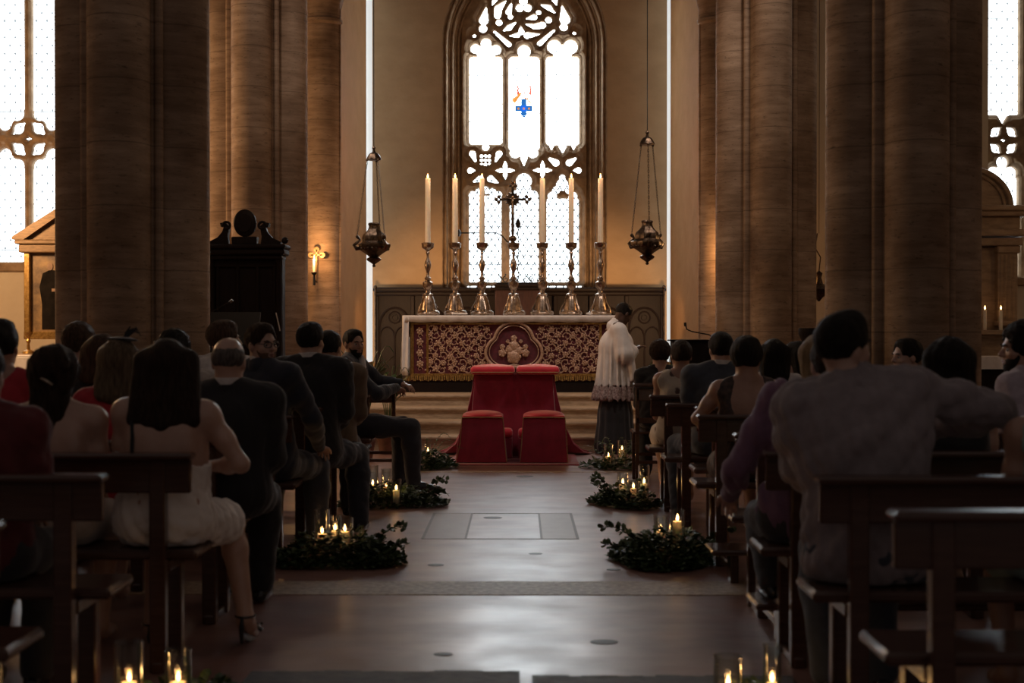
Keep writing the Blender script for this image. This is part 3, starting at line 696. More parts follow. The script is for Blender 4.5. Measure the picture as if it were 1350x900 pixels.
b.build('cross', BRONZE, cr)
sdf_obj('corpus', [cap((0,-.02,zc-.12),(0,-.02,zc-.02),.012,.016,.01), cap((0,-.02,zc),(.11,-.018,zc+.03),.008,.006,.01), cap((0,-.02,zc),(-.11,-.018,zc+.03),.008,.006,.01), ell((0,-.025,zc+.035),(.013,.013,.017)), cap((0,-.02,zc-.12),(.006,-.03,zc-.2),.012,.008,.01)], .005, SILVER, cr)
# small things on the altar
b = M(); b.lathe([(.04, 0), (.045, .02), (.02, .025)], 14); tag(b.build('wax_dish', LINEN, loc=(XW(777, YF+.15), YF+.15, ZA)), 'small white dish on the right end of the altar', 'dish')
b = M(); b.box(-.10, .10, -.07, .07, 0, .02, .005); tag(b.build('folded_cloth', LINEN, loc=(XW(606, YF+.15), YF+.15, ZA)), 'small folded white cloth on the altar beside the second candlestick', 'cloth')
# wooden wall panelling
pn = thing('wall_panelling', 'dark carved wooden panelling with blind arches along the back wall', 'panelling', (0, 20.95, .45))
b = M(); b.box(-2.28, 2.28, .0, .12, 0, 1.52, .01); b.build('panel_board', WOODD, pn)
b = M(); b.box(-2.30, 2.30, -.14, .14, 1.55, 1.62, .02); b.box(-2.29, 2.29, -.07, .12, 1.49, 1.56, .02); b.box(-2.29, 2.29, -.04, .1, 0, .14, .01); b.build('cornice', WOODD, pn)
b = M(); nP = 8; pw = 4.5/nP
for i in range(nP+1): x = -2.25+pw*i; b.box(x-.03, x+.03, -.05, .01, .14, 1.49, .008)
for i in range(nP):
    c0 = -2.25+pw*(i+.5); hw = pw/2-.04
    b.tube([(c0+hw*math.cos(a), -.02, 1.0+hw*1.25*math.sin(a)) for a in [PI*j/16 for j in range(17)]], .020, 6)
    b.tube([(c0+.09*math.cos(a), -.02, 1.15+.09*math.sin(a)) for a in [2*PI*j/16 for j in range(16)]], .013, 6, closed=True)
    b.tube([(c0+.045*math.cos(a), -.02, 1.15+.045*math.sin(a)) for a in [2*PI*j/10 for j in range(10)]], .009, 5, closed=True)
    for sg in (-1, 1):
        b.tube([(c0+sg*hw/2+hw/2*math.cos(a), -.02, .82+hw*.75*math.sin(a)) for a in [PI*j/12 for j in range(13)]], .014, 6)
        b.tube([(c0+sg*hw, -.02, .14), (c0+sg*hw, -.02, 1.0)], .016, 6)
    b.tube([(c0, -.02, .14), (c0, -.02, .82)], .014, 6)
b.build('carved_arches', WOODD, pn)
for sg, px in ((-1, 493), (1, 881)):
    b = M(); b.tube([(0, 0, 0), (0, 0, 2.04)], .014, 8); b.ball((0, 0, 2.07), .032, 10); b.lathe([(.06, 0), (.05, .02)], 12)
    tag(b.build('brass_rod', BRONZE, loc=(sg*2.06 if 0 else sg*2.25, 20.70, 0)), 'thin dark rod with a ball finial at the %s end of the panelling' % ('left' if sg < 0 else 'right'), 'rod')
# cabinet with scroll cresting behind the altar
YK = 20.1; cb = thing('tabernacle_cabinet', 'dark wooden cabinet with scrolled cresting behind the altar candlesticks', 'cabinet', (XW(684, YK), YK, SZ[2]))
hz = ZW(374, YK)-SZ[2]
b = M(); b.box(-.36, .36, 0, .5, 0, hz-.08, .01); b.build('cabinet_body', mat('reddish_wood', (.045, .018, .013), .35, noise=(5, (6, 6, 1)), coat=.3), cb)
b = M(); b.box(-.44, .44, -.05, .53, hz-.10, hz-.05, .015); b.box(-.37, .37, -.02, .5, hz-.05, hz, .012); b.build('cabinet_top', WOODD, cb)
b = M()
for i in range(7):
    x = -.30+.1*i; sgn = 1 if i % 2 else -1
    scroll(b, x, hz+.07, .05, .05, PI/2, 8, sgn, .010); b.ball((x, .05, hz+.14 if i != 3 else hz+.17), .014, 6)
b.box(-.34, .34, .04, .06, hz, hz+.025, .005); b.build('cresting', IRON, cb)
# rod with a bud finial, and the long iron arm at the window
rdt = M(); X0 = XW(683, YK); rdt.tube([(0, 0, 0), (0, 0, ZW(296, YK)-ZW(370, YK))], .010, 6); zz = ZW(296, YK)-ZW(370, YK)
rdt.lathe([(.01, 0), (.035, .03), (.042, .07), (.03, .11), (.008, .15)], 12, (0, 0, zz))
tag(rdt.build('finial_rod', IRON, loc=(X0, YK+.2, ZW(370, YK)-.04)), 'thin iron rod with a bud-shaped tip standing before the middle light', 'rod')
ar = M(); g = lambda px, py: P(px, py, 21.2)
ar.tube([g(604, 307), g(655, 307), g(662, 311), g(668, 318), g(674, 321)], .012, 6); ar.lathe([(.004, -.03), (.055, 0), (.06, .02), (.015, .05)], 12)
nv = 12*4; ar.v[-nv:] = [(g(604, 307).x+z, 21.2+y, g(604, 307).z+x) for x, y, z in ar.v[-nv:]]
tag(ar.build('iron_arm', IRON), 'thin horizontal iron arm across the lower left light of the big window', 'iron arm')
bar = M(); bar.box(XW(671, 21.5), XW(711, 21.5), 21.5, 21.515, ZW(337.5, 21.5), ZW(336.5, 21.5)); tag(bar.build('saddle_bar', IRON), 'horizontal iron bar across the middle light of the big window', 'iron bar')

# hanging lamps
YL = 15.0
LP = [(.010, -.075), (.020, -.06), (.012, -.045), (.03, -.03), (.075, .0), (.082, .02), (.05, .04), (.07, .06), (.11, .09), (.155, .12), (.175, .155), (.172, .185), (.14, .20), (.125, .215), (.13, .25), (.118, .29), (.085, .32), (.065, .35), (.055, .385), (.065, .41), (.058, .425), (.045, .42)]
def hanging_lamp(label, px, pybot, pycap, Y, k=1., rz=0.):
    zb = ZW(pybot, Y)+.075*k; t = thing('hanging_lamp', label, 'hanging lamp', (XW(px, Y), Y, zb), rz, 'sanctuary lamps')
    b = M(); b.lathe([(r*k, z*k) for r, z in LP], 36, wob=lambda a, z: .07*math.cos(6*a)*(1 if .05*k < z < .33*k else .4)+.03*math.cos(18*a))
    for i in range(3):
        a = 2*PI*i/3+.4; ca, sa = math.cos(a), math.sin(a)
        b.tube([(.13*k*ca, .13*k*sa, .14*k), (.20*k*ca, .20*k*sa, .13*k), (.225*k*ca, .225*k*sa, .17*k), (.19*k*ca, .19*k*sa, .20*k), (.16*k*ca, .16*k*sa, .23*k), (.185*k*ca, .185*k*sa, .26*k)], [.02*k, .024*k, .02*k, .018*k, .014*k, .02*k], 8)
        b.ball((.19*k*ca, .19*k*sa, .265*k), .02*k, 8)
        for q in range(5): a2 = a+.3*q+.4; b.ball((.16*k*math.cos(a2), .16*k*math.sin(a2), .13*k), .018*k, 6)
    b.build('lamp_bowl', BRONZE, t)
    zc = ZW(pycap, Y)-zb
    c = M(); c.lathe([(.07, -.03), (.082, -.02), (.075, 0), (.06, .03), (.045, .05), (.02, .06), (.012, .09), (.022, .11), (.008, .13)], 20, (0, 0, zc), wob=lambda a, z: .08*math.cos(6*a))
    for i in range(3): a = 2*PI*i/3+.4; c.ball((.078*math.cos(a), .078*math.sin(a), zc-.03), .016, 6)
    c.build('lamp_crown', BRONZE, t)
    for i in range(3):
        a = 2*PI*i/3+.4; p0 = Vector((.19*k*math.cos(a), .19*k*math.sin(a), .275*k)); p1_ = Vector((.075*math.cos(a), .075*math.sin(a), zc-.03)); ch = M(); n = 34
        for j in range(n):                    # chain links, alternately turned
            q = p0.lerp(p1_, (j+.5)/n); ln = (p1_-p0).length/n*.68
            e = Vector((math.cos(j*PI/2+a), math.sin(j*PI/2+a), 0))*.008
            ch.tube([q+Vector((0, 0, ln))*math.cos(u)+e*math.sin(u) for u in [2*PI*v/8 for v in range(8)]], .0028, 4, closed=True)
        ch.build('chain', BRONZE, t)
    w = M(); w.tube([(0, 0, zc+.12), (0, 0, 9.3-zb)], .005, 6); w.build('hanging_wire', IRON, t); return t
hanging_lamp('bronze hanging lamp left of the altar, its chains against the glowing wall strip', 493, 352, 208, 15.0, 1., .9)
hanging_lamp('bronze hanging lamp right of the altar, against the tan back wall', 853, 349, 188, 15.0, 1.0, .15)
b = M(); b.lathe([(.01, -.05), (.05, 0), (.13, .05), (.15, .1), (.13, .14), (.05, .17), (.03, .25), (.045, .3), (.01, .33)], 20)
b.tube([(0, 0, .33), (.02, 0, .5), (-.05, 0, .62), (-.02, 0, .8)], .008, 6); b.tube([(0, 0, .8), (0, 0, 7.5)], .004, 5)
tag(b.build('hanging_votive_lamp', BRONZE, loc=(XW(1079, 16.6), 16.6, ZW(392, 16.6))), 'small dark lamp hanging in the gap between the two right-hand piers', 'hanging lamp')
# sconces
def sconce(X, Y, label):
    t = thing('wall_sconce', label, 'wall sconce', (X, Y, ZW(376, 17.)), 0, 'candle sconces on the half columns')
    b = M(); b.tube([(0, .0, 0), (0, 0, .16)], [.018, .014], 8); b.lathe([(.012, .13), (.032, .15), (.036, .165), (.02, .17)], 12); b.tube([(0, 0, .08), (0, .14, .05), (0, .22, .05)], .010, 6)
    b.build('sconce_bracket', IRON, t)
    q = M(); zq = .40
    for dx, dz in ((-.075, 0), (.075, 0), (0, .075)): q.lathe([(.036, -.004), (.036, .004)], 14); q.v[-28:] = [(x+dx, z+.21, y+zq+dz) for x, y, z in q.v[-28:]]
    q.box(-.075, .075, .206, .214, zq-.008, zq+.008); q.box(-.008, .008, .206, .214, .05, zq+.07); q.build('back_plate', mat('dull_brass', (.30, .19, .09), .45, .6, noise=(20, S1)), t)
    return t
for sg, px, nmm in ((-1, 414, 'left half column beside the throne'), (1, 970, 'right half column behind the far pier')):
    X = XW(px, 17.0); sconce(X, 17.0, 'candle sconce with a trefoil back plate on the '+nmm)
    candle('sconce_candle', 'burning candle in the sconce on the '+nmm, 'candle', (X, 17.0, ZW(376, 17.)+.172), .017, .16, 'sconce candles', .05)

# ================================================================== THRONE, LECTERNS, SHRINES
YQ = 13.2; th = thing('carved_throne', 'tall dark carved wooden throne with scrolled pediment and oval crest before the left pier', 'throne', (XW(323, YQ), YQ, 0))
zQ = lambda py: ZW(py, YQ); s_ = FP/YQ
b = M(); b.box(-.335, .335, .04, .16, .3, zQ(338), .01)
for x in (-.30, -.1, .1, .27): b.box(x, x+.035, .015, .05, .9, zQ(342), .008)
b.box(-.335, .335, .01, .05, zQ(352), zQ(342), .01); b.build('back_board', WOODD, th)
b = M()
for sg in (-1, 1):
    b.box(sg*.335-.03, sg*.335+.03, .02, .20, .0, zQ(338), .012); b.lathe([(.035, .8), (.028, .9), (.03, 1.6), (.026, zQ(345)), (.04, zQ(340))], 12, (sg*.335, .0, 0))
b.build('side_panel', WOODD, th)
b = M(); b.box(-.37, .37, -.05, .22, zQ(342), zQ(336), .01); b.box(-.40, .40, -.08, .24, zQ(336), zQ(328), .015); b.box(-.415, .415, -.10, .24, zQ(328), zQ(322), .015)
b.ball((-.40, -.02, zQ(317)), .035, 10); b.ball((.40, -.02, zQ(317)), .035, 10); b.build('cornice', WOODD, th)
for sg in (-1, 1):
    sc = M(); sc.prism([(sg*x, z) for x, z in [(.36, zQ(322)), (.36, zQ(319)), (.27, zQ(313)), (.225, zQ(306)), (.205, zQ(299)), (.235, zQ(299)), (.245, zQ(294)), (.20, zQ(293)), (.155, zQ(298)), (.16, zQ(305)), (.17, zQ(312)), (.16, zQ(322))]][::sg], -.03, .06)
    sc.tube([(sg*(.175+.045*math.cos(a)*(1-a/12)), -.035, zQ(298)+.045*math.sin(a)*(1-a/12)) for a in [.5*i for i in range(12)]], .014, 6); sc.build('scroll', WOODD, th)
b = M(); b.box(-.13, .12, -.04, .08, zQ(322), zQ(312), .008); b.lathe([(.10, -.03), (.112, -.02), (.112, .02), (.10, .03)], 28, sy=1.22); b.v[-112:] = [(x, z, y+zQ(294)) for x, y, z in b.v[-112:]]
b.lathe([(.07, -.04), (.08, 0)], 20, sy=1.3); b.v[-40:] = [(x, z, y+zQ(294)) for x, y, z in b.v[-40:]]; b.build('oval_crest', WOODD, th)
b = M(); b.box(-.33, .33, -.42, .05, .40, .47, .015); b.box(-.31, .31, -.38, .04, .0, .40, .01); b.build('seat', WOODD, th)
def lathe_stand(b, x, y, z0, z1, r=.012): b.lathe([(r*8, z0), (r*8, z0+.02), (r*2, z0+.05), (r, z0+.1), (r, z1)], 12, (x, y, 0))
YM = 11.6
ms = thing('music_stand', 'black music stand with papers standing before the throne', 'music stand', (XW(308, YM), YM, 0))
b = M(); lathe_stand(b, 0, 0, 0, 1.3); b.build('pole', IRON, ms)
b = M(); b.add([(x, y, z) for x, y, z in ((-.22, -.10, 1.28), (.22, -.10, 1.28), (.22, .08, ZW(411, YM)), (-.22, .08, ZW(411, YM)), (-.22, -.09, 1.27), (.22, -.09, 1.27), (.22, .09, ZW(411, YM)-.01), (-.22, .09, ZW(411, YM)-.01))], [(0,1,2,3),(7,6,5,4),(0,4,5,1),(1,5,6,2),(2,6,7,3),(3,7,4,0)]); b.box(-.23, .23, -.14, -.08, 1.26, 1.28); b.build('desk', IRON, ms, smooth=False)
mc = thing('microphone_stand', 'thin gooseneck microphone reaching up left of the throne', 'microphone', (XW(277, YM+.35), YM+.35, 0))
b = M(); lathe_stand(b, 0, 0, 0, ZW(410, YM), .012); b.tube([(0, 0, ZW(412, YM)), (.05, 0, ZW(407, YM)), (.16, 0, ZW(398, YM)), (.19, 0, ZW(395, YM))], .006, 6); b.build('pole', IRON, mc)
b = M(); b.tube([(.175, 0, ZW(397, YM)), (.20, 0, ZW(394, YM))], [.010, .014], 8); b.build('microphone_head', mat('grey_mesh', (.25, .22, .19), .5, .5, noise=(90, S1)), mc)
wp = M(); wp.box(.205, .218, -.11, -.105, 1.285, 1.30); wp.tube([P(363.5, 412, YM)-Vector((XW(308, YM), YM, 0)), P(369, 436, YM)-Vector((XW(308, YM), YM, 0))], .005, 5); wp.f = wp.f[-7:]; wp.build('page_edge', LINEN, ms)
YR = 13.5
lc = thing('lectern', 'dark wooden lectern with a gooseneck microphone right of the altar', 'lectern', (XW(915, YR), YR, 0))
b = M(); b.box(-.22, .22, -.02, .22, ZW(481, YR), ZW(449, YR), .012); b.box(-.25, .25, -.05, .25, ZW(449.5, YR), ZW(447.5, YR), .008); b.build('reading_desk', WOODD, lc)
b = M(); b.box(-.09, .09, .02, .18, .06, ZW(480, YR), .01); b.box(-.22, .22, -.08, .28, 0, .06, .01); b.build('column', WOODD, lc)
b = M(); g = lambda px, py: (XW(px, YR)-XW(915, YR), .1, ZW(py, YR)); b.tube([g(940, 450), g(940, 443), g(936, 441), g(914, 437), g(907, 434), g(905, 428)], .007, 6); b.tube([g(905, 430), g(904.5, 425)], .014, 8); b.build('microphone', IRON, lc)
b = M(); b.lathe([(.13, 0), (.13, .04), (.06, .1), (.05, .5), (.05, .9), (.07, .98), (.10, 1.2), (.12, 1.3), (.15, 1.36), (.15, 1.42)], 12)
tag(b.build('wooden_pedestal', WOODD, loc=(XW(1072, 13.2), 13.2, 0)), 'dark pedestal with a flared top in the gap beside the near right pier', 'pedestal')
# left altarpiece
YP = 16.0; ap = thing('painted_altarpiece', 'gilded gabled altarpiece with a robed figure, left of the near left pier', 'altarpiece', (-5.32, YP, 0))
zP = lambda py: ZW(py, YP); hw = .66
b = M(); b.box(-hw, -hw+.07, -.02, .12, zP(447), zP(333), .008); b.box(hw-.07, hw, -.02, .12, zP(447), zP(333), .008); b.box(-hw, hw, -.03, .12, zP(447), zP(437), .008); b.box(-.03, .03, -.02, .1, zP(437), zP(333)); b.build('gilt_frame', GOLD, ap)
b = M(); b.box(-hw-.05, hw+.05, -.06, .14, zP(333), zP(322), .012); b.box(-hw-.09, hw+.09, -.09, .14, zP(322), zP(316), .012); b.build('entablature', mat('brown_gilt_wood', (.20, .12, .055), .5, .3, noise=(14, (1, 6, 6))), ap)
b = M(); zr = zP(258)
for sg in (-1, 1): b.prism([(sg*(hw+.12), zP(316)), (sg*(hw+.12), zP(312)), (0, zr), (0, zr-.09), (sg*(hw-.02), zP(316))][::sg], -.08, .14)
b.prism([(-hw, zP(317)), (hw, zP(317)), (0, zr-.08)], .0, .1); b.build('gable', mat('brown_gilt_wood', (.2, .12, .055)), ap)
b = M(); b.box(-hw+.07, hw-.07, .04, .06, zP(437), zP(333)); b.build('painted_ground', mat('painted_gold_ground', (.30, .19, .085), .5, .2, noise=(6, S1), col2=(.10, .065, .04)), ap, smooth=False)
ROBE = mat('painted_dark_robe', (.016, .013, .011), .95, noise=(9, S1), spec=.05); PSK = mat('painted_skin', (.32, .19, .11), .6, noise=(9, S1))
for cx0 in (-.36, .33):
    b = M(); b.prism([(cx0-.10, zP(434)), (cx0+.13, zP(434)), (cx0+.15, zP(400)), (cx0+.10, zP(372)), (cx0+.13, zP(362)), (cx0+.06, zP(356)), (cx0-.0, zP(355)), (cx0-.09, zP(360)), (cx0-.13, zP(378)), (cx0-.10, zP(400))], .034, .040); b.build('painted_robe', ROBE, ap, smooth=False)
    b = M(); b.lathe([(.035, 0), (.035, .008)], 16, sy=1.3); b.v = [(x+cx0, .028+z, y+zP(351)) for x, y, z in b.v]; b.box(cx0+.02, cx0+.10, .03, .036, zP(384), zP(380)); b.build('painted_head', PSK, ap, smooth=False)
sa = thing('side_altar', 'small side altar with a white cloth under the painted altarpiece', 'altar', (-5.32, YP-.5, 0))
b = M(); b.box(-.7, .7, 0, .6, 0, 1.12, .01); b.build('altar_block', STONE, sa)
b = M(); b.box(-.73, .73, -.03, .6, ZW(470, YP)-.03, ZW(470, YP)+.03, .01); b.box(-.73, .73, -.035, -.02, .8, ZW(470, YP), .003); b.build('white_cloth', LINEN, sa)
g2 = thing('gilt_candlestick', 'small gilt candlestick on the side altar, behind the dark head at the left edge', 'candlestick', (XW(36, 15.7), 15.7, ZW(470, YP)+.042))
b = M(); b.lathe([(.07, 0), (.06, .03), (.02, .05), (.015, .12), (.03, .15), (.012, .18), (.05, .24), (.05, .26)], 14); b.build('stem', GOLD, g2)
# right stone shrine
YR2 = 16.0; sh = thing('stone_shrine', 'carved stone shrine with round pediment and fluted pilasters at the right edge', 'shrine', (5.37, YR2, 0)); zR = lambda py: ZW(py, YR2)
SHR = mat('brown_stone', (.40, .27, .16), .7, noise=(6, (1, 1, 3)), col2=(.26, .17, .10), bump=(30, S1, .2))
b = M(); b.box(-.62, .62, .1, .5, 0, zR(325), .01)
for sg in (-1, 1):
    b.box(sg*.38, sg*.62, .0, .12, zR(427), zR(330), .008)
    for q in range(4): b.tube([(sg*(.42+.052*q), .0, zR(420)), (sg*(.42+.052*q), .0, zR(336))], .016, 6)
    b.box(sg*.36, sg*.65, -.03, .12, zR(430), zR(423), .012); b.box(sg*.37, sg*.64, -.03, .12, zR(334), zR(324), .012)
b.build('pilasters', SHR, sh)
b = M(); b.box(-.66, .66, -.06, .5, zR(324), zR(314), .01); b.box(-.72, .72, -.12, .5, zR(312), zR(303), .015); b.box(-.64, .64, -.02, .5, zR(303), zR(286), .01); b.box(-.74, .74, -.12, .5, zR(286), zR(279), .015); b.box(-.76, .76, -.16, .5, zR(279), zR(272), .015); b.build('entablature', SHR, sh)
b = M(); n = 24; rr = .56
b.prism([(rr*math.cos(PI*i/n), zR(272)+.47/.56*rr*math.sin(PI*i/n)) for i in range(n+1)], .06, .4)
b.tube([((rr-.01)*math.cos(PI*i/n), .04, zR(272)+.47/.56*(rr-.01)*math.sin(PI*i/n)) for i in range(n+1)], .035, 8)
b.tube([((rr-.09)*math.cos(PI*i/n), .04, zR(272)+.47/.56*(rr-.09)*math.sin(PI*i/n)) for i in range(n+1)], .016, 6); b.build('round_pediment', SHR, sh)
b = M(); b.box(-.66, .66, -.25, .5, zR(441), zR(435), .01); b.box(-.6, .6, -.1, .5, .9, zR(441), .01)
for sg in (-1, 1): scroll(b, sg*.47, zR(452), -.12, .07, 0, 9, sg, .012)
b.build('ledge', SHR, sh)
for i, px in enumerate((1297, 1318)): candle('shrine_candle', 'lit candle on the ledge of the stone shrine, %s of the two' % ('left' if i == 0 else 'right'), 'candle', (XW(px, YR2-.15), YR2-.15, zR(435)+.001), .022, .24, 'shrine candles', .05)
sa = thing('shrine_altar', 'side altar covered with a cream cloth in front of the stone shrine', 'altar', (5.37, 14.9, 0))
b = M(); b.box(-.62, .62, .05, .6, 0, 1.05, .01); b.build('altar_block', WOODD, sa)
b = M(); z1 = ZW(470, 14.9); b.box(-.66, .66, 0, .65, z1-.02, z1, .006); nn = 30
vs = [(x, -.012*math.sin(i*1.9)*(1-k_), z1-.55*(1-k_)) for k_ in (1, 0) for i, x in enumerate([.35+.30*j/nn for j in range(nn+1)])]
b.add(vs, [(i, i+1, nn+2+i, nn+1+i) for i in range(nn)]); vs = [(x, -.012*math.sin(i*1.9)*(1-k_), z1-.14*(1-k_)) for k_ in (1, 0) for i, x in enumerate([-.65+1.0*j/nn for j in range(nn+1)])]
b.add(vs, [(i, i+1, nn+2+i, nn+1+i) for i in range(nn)]); b.build('cream_cloth', LINEN, sa)

# ================================================================== KNEELERS
def loft(rows, seg, fold=0., ph=0.):
    """rows of (z, x0, x1, y0, y1): a cloth-covered block whose outline changes with height"""
    b = M(); N = 4*seg; vs = []
    for z, x0, x1, y0, y1, fa in rows:
        for i in range(N):
            s4, u = divmod(i, seg); u = u/seg
            x, y, nx_, ny = [(x0+(x1-x0)*u, y0, 0, -1), (x1, y0+(y1-y0)*u, 1, 0), (x1+(x0-x1)*u, y1, 0, 1), (x0, y1+(y0-y1)*u, -1, 0)][s4]
            w = fa*(.6*math.sin(i*.9+ph)+.4*math.sin(i*2.3+ph)); vs.append((x+nx_*w, y+ny*w, z))
    b.add(vs, [(j*N+i, j*N+(i+1) % N, (j+1)*N+(i+1) % N, (j+1)*N+i) for j in range(len(rows)-1) for i in range(N)]); b.f.append(tuple((len(rows)-1)*N+i for i in range(N))); return b
ct = M(); ct.box(-.72, .62, 13.72, 15.36, 0, .012, .004); tag(ct.build('red_carpet', RED), 'small red carpet under the velvet kneelers', 'carpet')
YD = 14.62; pd = thing('prie_dieu', 'double kneeling desk draped in crimson velvet before the altar', 'kneeling desk', (-.05, YD, .012))
loft([(0, -.54, .51, 0, .42, .012), (.3, -.49, .46, .0, .42, .009), (.7, -.455, .425, 0, .42, .006), (.88, -.445, .415, 0, .42, .002), (.90, -.43, .40, .01, .40, 0)], 26).build('velvet_front', RED, pd)
loft([(0, -.86, .84, .30, .70, .022), (.02, -.78, .76, .24, .68, .022), (.12, -.66, .64, .18, .62, .020), (.35, -.56, .535, .14, .56, .014), (.7, -.48, .455, .1, .48, .008), (.9, -.455, .43, .08, .44, .002), (.91, -.44, .41, .1, .42, 0)], 30, ph=1.).build('velvet_drape', RED, pd)
for sg, x0, x1 in ((-1, -.49, -.005), (1, .015, .49)):
    xm, hx = (x0+x1)/2, (x1-x0)/2
    sdf_obj('armrest_cushion', [sbox((xm, .18, .945), (hx, .27, .045), .04, k=.02), ell((xm, .18, .955), (hx*.93, .24, .055), k=.03)], .011, REDC, pd)
    pp = M(); pp.tube([(xm+sg2*hx*.99 if 0 else xm+(hx+.002)*u, .18-.272, .925) for u in (-.93, -.5, 0, .5, .93) for sg2 in (1,)], .007, 6); pp.tube([(xm+(hx+.002)*.97, y, .925) for y in (-.07, .1, .42)], .007, 6); pp.tube([(xm-(hx+.002)*.97, y, .925) for y in (-.07, .1, .42)], .007, 6); pp.build('piping', PIPING, pd)
    sdf_obj('kneeling_pad', [sbox((xm, -.17, .27), (hx*.92, .12, .05), .04, k=.01)], .011, REDC, pd)
    b = M(); b.box(xm-hx*.9, xm+hx*.9, -.28, -.01, .0, .225, .01); b.build('pad_base', RED, pd)
YS = 13.86
for nmm, x0, x1, t0, t1 in (('left', 601, 668, 609, 663), ('right', 686, 748.5, 690, 745)):
    X0, X1, T0, T1 = [XW(p, YS) for p in (x0, x1, t0, t1)]; xm = (X0+X1)/2
    st = thing('velvet_stool', '%s of the two crimson velvet stools in front of the kneeling desk' % nmm, 'stool', (xm, YS, .018), 0, 'velvet stools')
    loft([(0, X0-xm, X1-xm, 0, .40, .008), (.2, X0-xm+.02, X1-xm-.02, .0, .4, .006), (.46, T0-xm, T1-xm, 0, .38, .003), (.475, T0-xm+.01, T1-xm-.01, .01, .37, 0)], 20, ph=xm*9).build('velvet_skirt', RED, st)
    sdf_obj('cushion', [ell(((T0+T1)/2-xm, .19, .485), ((T1-T0)/2*1.0, .20, .050), k=.02), sbox(((T0+T1)/2-xm, .19, .47), ((T1-T0)/2, .19, .02), .015)], .010, REDC, st)
    pp = M(); a0, a1 = T0-xm, T1-xm; pp.tube([(a0, -.006, .468), (a0+.1, -.008, .472), (a1-.1, -.008, .472), (a1, -.006, .468)], .007, 6); pp.tube([(a0, 0, .468), (a0-.02, .0, .2), (X0-xm, 0, .0)], .0045, 5); pp.tube([(a1, 0, .468), (a1+.02, .0, .2), (X1-xm, 0, .0)], .0045, 5); pp.build('piping', PIPING, st)

# ================================================================== BENCHES
SOLID = []; SEATS = []
def bench(side, Y, xin, L_, label, kneel=False, zt=.90, deep=.345):
    t = thing('church_bench', label, 'bench', (side*xin, Y, 0), 0, 'wooden church benches'); s = side
    def part(nm_, *bx):
        b = M()
        for a in bx:
            SOLID.append((min(side*(xin+a[0]), side*(xin+a[1])), max(side*(xin+a[0]), side*(xin+a[1])), Y+a[2], Y+a[3], a[4], a[5]))
            b.box(s*a[0], s*a[1], *a[2:6], a[6] if len(a) > 6 else .006)
        return b.build(nm_, WOOD, t)
    part('top_rail', (0, L_, -.045, .055, zt-.028, zt, .010))
    part('back_panel', (.012, L_-.01, .0, .03, zt-.165, zt-.028, .006))
    part('seat', (0, L_, .045, deep, .452, .492, .012))
    SEATS.append((min(side*xin, side*(xin+L_)), max(side*xin, side*(xin+L_)), Y+.045, Y+deep, .452, .492))
    xs = [.115]+([L_/2] if L_ > 1.6 else [])+[L_-.18]
    for x in xs:
        part('post', (x, x+.065, -.012, .045, 0, zt-.028)); part('leg', (x, x+.065, .25, .31, 0, .452)); part('seat_rail', (x-.005, x+.07, .045, .25, .40, .452)); part('foot_rail', (x+.01, x+.055, -.02, .33, .0, .045))
    if kneel:
        part('kneeler', (.0, L_, -.62, -.34, .165, .195, .010)); part('kneeler_leg', (xs[0], xs[0]+.045, -.55, -.42, 0, .165), (xs[0], xs[0]+.045, -.42, -.01, .06, .10))
    return t
BL = [(3.72, 1.46, 2.6, 'dark wooden bench at the lower left corner, nearest to the camera', 0, .86), (4.6, 1.44, 2.6, 'dark bench at the left with a bright highlight on its top rail', 0, .90), (5.4, 1.33, 2.9, 'dark bench carrying the long-haired woman in the white dress', 0, .90),
      (6.3, 1.33, 2.7, 'dark bench carrying the balding man in a black suit', 0, .88), (7.08, 1.9, 2.0, 'dark bench behind the blonde woman with the fascinator', 0, .86), (7.8, 1.33, 2.6, 'dark bench carrying the man with glasses who looks back', 0, .90), (8.62, 1.28, 2.5, 'dark bench carrying the black-haired man seen from behind', 0, .90), (9.45, 1.23, 1.1, 'dark bench right behind the man in the tan jacket', 0, .90), (10.25, 1.18, 1.1, 'dark bench behind the bearded man sitting sideways', 0, .90), (11.04, 1.24, 1.0, 'front dark bench the bearded man sits on sideways', 0, .86)]
BR = [(3.69, 1.03, 2.6, 'dark wooden bench at the lower right corner, nearest to the camera', 0, .90), (4.56, 1.02, 2.6, 'dark bench carrying the broad man in the grey shirt', 0, .90), (5.5, 1.01, 2.6, 'dark bench carrying the man in the purple shirt', 0, .90), (6.45, 1.04, 2.3, 'empty dark bench with a kneeler left of the purple shirt', 1, .90),
      (7.87, 1.05, 2.3, 'dark bench carrying the woman with the bare back and low black lace top', 1, .90), (8.7, 1.15, 2.0, 'dark bench in front of the bare-backed woman', 0, .90), (9.45, 1.04, 1.15, 'dark bench carrying the man in a dark suit with a white collar', 0, .88), (10.23, 1.0, 1.15, 'dark bench carrying the woman in the floral dress', 0, .90)]
for Y, x, L_, lb, kn, zt in BL: bench(-1, Y, x, L_, lb, kn, zt, .52 if Y > 11 else .345)
for Y, x, L_, lb, kn, zt in BR: bench(1, Y, x, L_, lb, kn, zt)
